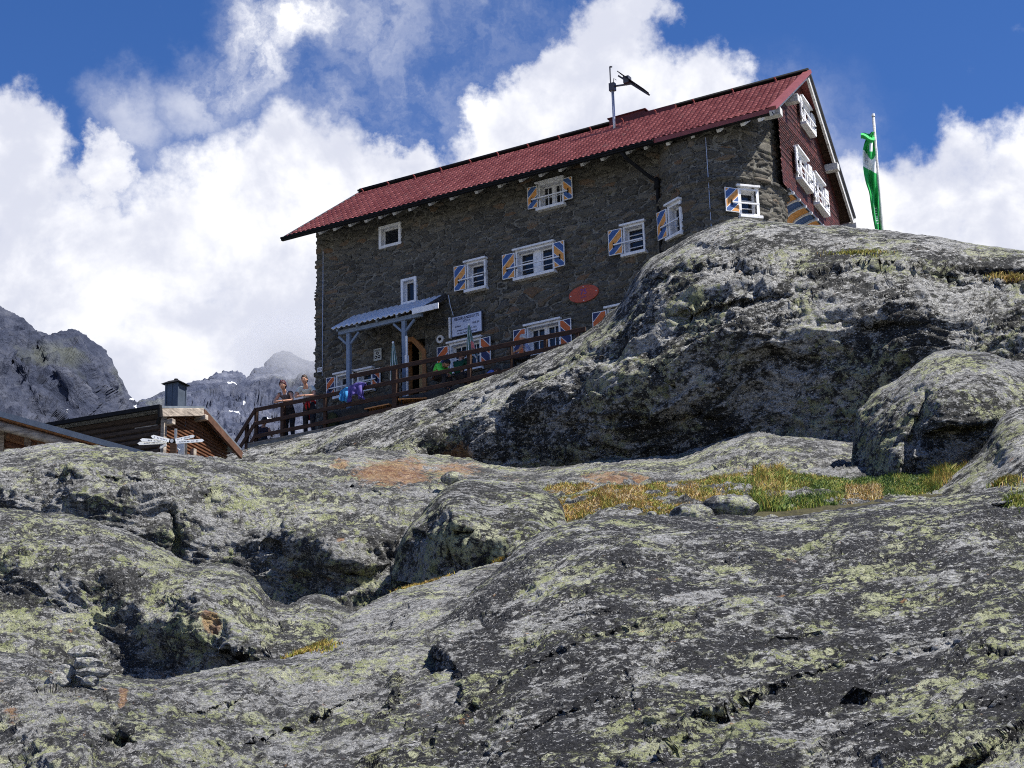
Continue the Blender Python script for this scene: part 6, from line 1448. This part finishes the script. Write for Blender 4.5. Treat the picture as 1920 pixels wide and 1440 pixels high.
        m2 = bpy.data.meshes.new(nm); m2.from_pydata([tuple(W_[v]) for v in used], [], [tuple(mp[v] for v in f) for f in F_]); o = link(nm, m2, mat, root, True)
        sm = o.modifiers.new('thickness', 'SOLIDIFY'); sm.thickness = .006; sm.offset = -1; return o
    def rshirt(s, t, c):
        a, b = s
        if a == 'pelvis' and b == 'spine': return t > .05
        if a == 'spine' or (a == 'chest' and b[:2] == 'sh'): return True
        if a == 'chest' and b == 'neck': return t < .62
        if a[:2] == 'sh': return sl > 1 or t < sl
        if a[:2] == 'el' and b[:2] == 'wr': return sl > 1 and t < .9
        return False
    def rtr(s, t, c):
        a, b = s
        return (a == 'pelvis' and (b[:3] == 'hip' or t < .5)) or a[:3] == 'hip' or (a[:4] == 'knee' and t < .95)
    cloth('shirt', rshirt, cols.get('off', .016), simple(cols['shirt'][0], cols['shirt'][1], .8, .15, 14), 1); cloth('trousers', rtr, .013, simple(cols['legs'][0], cols['legs'][1], .85, .2, 12), 5)
    for S in 'LR': sub(['ank' + S, 'toe' + S], [('ank' + S, 'toe' + S)], {k: 1.2 for k in J}, 'shoe', M_SHOE)
    # hair: a shell over the skull, open at the face
    hu = np.array([0, 0, 1.0]); hf_ = hf / np.linalg.norm(hf); hu = hu - hf_ * (hu @ hf_); hu /= np.linalg.norm(hu); hr = np.cross(hf_, hu); V = []; n_, m_ = 16, 30; amp = .10 if hair == 'curly' else .03; gr = 1.16 if hair == 'curly' else 1.06
    for i in range(n_ + 1):
        row = []
        for j in range(m_ + 1):
            ph = 2 * math.pi * (j % m_) / m_; lim = .30 + .46 * (1 - math.cos(ph)) / 2 if hair != 'cap' else .52; th = math.pi * (i / n_) * lim
            x, y, z = math.sin(th) * math.sin(ph), math.sin(th) * math.cos(ph), math.cos(th)
            bump_ = 1 + amp * math.sin(9 * x + 3) * math.sin(8 * y + 1) * math.sin(9 * z) + amp * .6 * math.sin(23 * x) * math.sin(19 * z + 2 * y)
            row.append(hc + (hr * x * .080 + hf_ * (y * .100 - .006) + hu * z * .124) * gr * 1.1 * bump_)
        V.append(row)
    o = grid_mesh('hair', np.array(V), simple(cols['hair'][0], cols['hair'][1], .6, .35, 22), root); sm = o.modifiers.new('thickness', 'SOLIDIFY'); sm.thickness = .014; sm.offset = -1
    if hair == 'curly':
        mb = MB(); c = hc + hu * .06 - hf_ * .10; mb.tube([tuple(c + hu * a) for a in (-.06, -.03, 0, .03, .06)], [.02, .055, .065, .055, .02], 10); mb.build('hair_bun', simple(cols['hair'][0], cols['hair'][1]), o, smooth=True)
    mb = MB()
    for s_ in (-1, 1):
        c = hc + hf_ * .088 + hu * .014 + hr * (.031 * s_); mb.tube([tuple(c - hr * .014), tuple(c - hr * .008), tuple(c + hr * .008), tuple(c + hr * .014)], [.002, .008, .008, .002], 8)
        c = c + hu * .022 + hf_ * .004; mb.tube([tuple(c - hr * .018), tuple(c), tuple(c + hr * .018)], [.003, .005, .003], 6)
    mb.build('eyes', simple('eye_dark', (.02, .015, .012), .3), root)
    mb = MB(); c = hc + hf_ * .098 - hu * .060; mb.tube([tuple(c - hr * .024 - hf_ * .008), tuple(c), tuple(c + hr * .024 - hf_ * .008)], [.003, .007, .003], 8); mb.build('mouth', simple('lips', (.30, .09, .08), .5), root)
    if extra: extra(root, B_, J)
    return root
lean = dict(head=(.0, .12, 1.50), face=(0, 1, -.28), J={'pelvis': (0, -.36, .92, R2(.145, .11)), 'spine': (0, -.27, 1.09, R2(.13, .10)), 'chest': (0, -.12, 1.25, R2(.155, .11)), 'neck': (0, .0, 1.36, .058), 'headb': (0, .07, 1.44, .062),
    'hipL': (-.10, -.36, .84, .098), 'hipR': (.10, -.36, .84, .098), 'kneeL': (-.11, -.30, .46, .062), 'kneeR': (.13, -.42, .46, .062), 'ankL': (-.12, -.36, .08, .040), 'ankR': (.16, -.52, .09, .040), 'toeL': (-.13, -.20, .035, .035), 'toeR': (.20, -.38, .035, .035),
    'shL': (-.18, -.06, 1.31, .062), 'shR': (.18, -.06, 1.31, .062), 'elL': (-.28, .07, 1.05, .044), 'elR': (.28, .07, 1.05, .044), 'wrL': (-.06, .19, 1.025, .030), 'wrR': (.07, .16, 1.045, .030), 'paL': (.02, .22, 1.02, R2(.036, .018)), 'paR': (-.02, .19, 1.04, R2(.036, .018))})
def red_tied(root, B_, J):
    mb = MB(); mb.tube([(.165 * math.cos(a), -.35 + .14 * math.sin(a), .98 + .02 * math.sin(3 * a)) for a in np.linspace(0, 2 * math.pi, 19)], .030, 8); mb.tube([(.02, -.20, .97), (.04, -.15, .86), (.03, -.17, .74)], [.03, .035, .02], 8); mb.tube([(-.02, -.20, .97), (-.05, -.16, .88), (-.06, -.17, .78)], [.03, .035, .02], 8)
    mb.tube([(0, -.50, .96), (.02, -.52, .75), (0, -.50, .55)], [.06, .11, .10], 8); mb.build('tied_jacket', simple('red_cloth', (.50, .03, .03), .75, .2, 10), root, smooth=True)
def tank(root, B_, J):
    for s in (-1, 1): mb = MB(); mb.tube([(s * .09, -.16, 1.385), (s * .085, -.03, 1.36), (s * .055, .0, 1.25)], .022, 6); mb.build('strap', simple('white_cloth', (.75, .72, .72), .8), root)
    mb = MB(); mb.tube([(.17, -.42, .95), (.20, -.44, .72)], [.05, .04], 10); mb.build('water_bottle', simple('bottle_blue', (.02, .20, .42), .4), root)
feet = FLW
u1, _ = at(530, 757, 1.85); person(u1 + .02, 1.80, feet, 'woman with dark red curly hair and bare shoulders leaning on the railing', lean, dict(shirt=('grey_top', (.10, .09, .10)), legs=('black_trousers', (.018, .018, .022)), hair=('maroon_hair', (.045, .008, .016)), sleeve=.10), rot=.25, hair='curly', s=1.04, extra=tank)
u2, _ = at(571, 748, 1.85); person(u2 + .0, 1.80, feet, 'brown-haired person in pale T-shirt with red jacket round the waist leaning on the railing', lean, dict(shirt=('pale_tshirt', (.50, .54, .50)), legs=('dark_trousers', (.028, .026, .03)), hair=('brown_hair_dark', (.035, .018, .012)), sleeve=.55), rot=.35, s=1.06, extra=red_tied)
sit = dict(head=(.0, .10, 1.10), face=(0, 1, -.5), J={'pelvis': (0, -.06, .48, R2(.155, .12)), 'spine': (0, -.04, .64, R2(.14, .11)), 'chest': (0, .03, .84, R2(.165, .12)), 'neck': (0, .06, .97, .060), 'headb': (0, .08, 1.04, .062),
    'hipL': (-.10, .02, .46, .10), 'hipR': (.10, .02, .46, .10), 'kneeL': (-.14, .44, .48, .066), 'kneeR': (.14, .44, .48, .066), 'ankL': (-.14, .42, .08, .042), 'ankR': (.15, .44, .08, .042), 'toeL': (-.15, .57, .035, .036), 'toeR': (.16, .59, .035, .036),
    'shL': (-.19, .04, .90, .064), 'shR': (.19, .04, .90, .064), 'elL': (-.24, .16, .66, .046), 'elR': (.24, .16, .66, .046), 'wrL': (-.09, .36, .66, .030), 'wrR': (.09, .36, .66, .030), 'paL': (-.04, .43, .65, R2(.036, .02)), 'paR': (.04, .43, .65, R2(.036, .02))})
bent = dict(sit); bent = dict(head=(.0, .42, .80), face=(0, .6, -1), J={**sit['J'], 'spine': (0, .08, .62, R2(.16, .12)), 'chest': (0, .24, .74, R2(.18, .13)), 'neck': (0, .36, .80, .06), 'headb': (0, .40, .80, .06), 'shL': (-.19, .26, .76, .066), 'shR': (.19, .26, .76, .066), 'elL': (-.22, .38, .56, .046), 'elR': (.22, .38, .56, .046), 'wrL': (-.08, .46, .50, .03), 'wrR': (.08, .46, .50, .03), 'paL': (-.04, .50, .48, R2(.036, .02)), 'paR': (.04, .5, .48, R2(.036, .02))})
def seated(px, py, v, label, pose, cols, rot, hair='short', s=1.0, dz=0.0):
    u, w = at(px, py, v)        # the photographed middle of the back
    person(u, v, w - .72 * s + dz, label, pose, cols, rot, hair, s)
seated(815, 712, 1.50, 'person in bright green jacket bending forward behind the railing', bent, dict(shirt=('bright_green_jacket', (.09, .62, .08)), legs=('dark_trousers', (.028, .026, .03)), hair=('dark_hair', (.02, .017, .015)), sleeve=2), 1.5, s=1.0, dz=.30)
seated(862, 704, 1.45, 'dark-haired person in dark green pullover sitting with back to the railing', sit, dict(shirt=('dark_green_pullover', (.006, .06, .035)), legs=('dark_trousers', (.028, .026, .03)), hair=('dark_hair', (.02, .017, .015)), sleeve=2), 3.0, s=1.0, dz=.22)
seated(909, 712, 1.50, 'person in light blue top sitting low behind the rock edge', bent, dict(shirt=('light_blue_top', (.10, .16, .55)), legs=('dark_trousers', (.028, .026, .03)), hair=('brown_hair', (.085, .045, .028)), sleeve=.6), 2.0, s=.8, dz=.15)
seated(988, 664, 1.40, 'person in pale lavender shirt seated below the right lower window', sit, dict(shirt=('lavender_shirt', (.40, .43, .58)), legs=('dark_trousers', (.028, .026, .03)), hair=('grey_hair', (.45, .44, .42)), sleeve=.6), -1.3, s=.9, dz=.12)
seated(492, 812, 1.35, 'person in dark plum jacket crouching at the head of the stairs', sit, dict(shirt=('plum_jacket', (.06, .052, .075)), legs=('dark_trousers', (.028, .026, .03)), hair=('dark_hair', (.02, .017, .015)), sleeve=2), 1.2, s=1.0, dz=-.05)
bpy.context.view_layer.update()
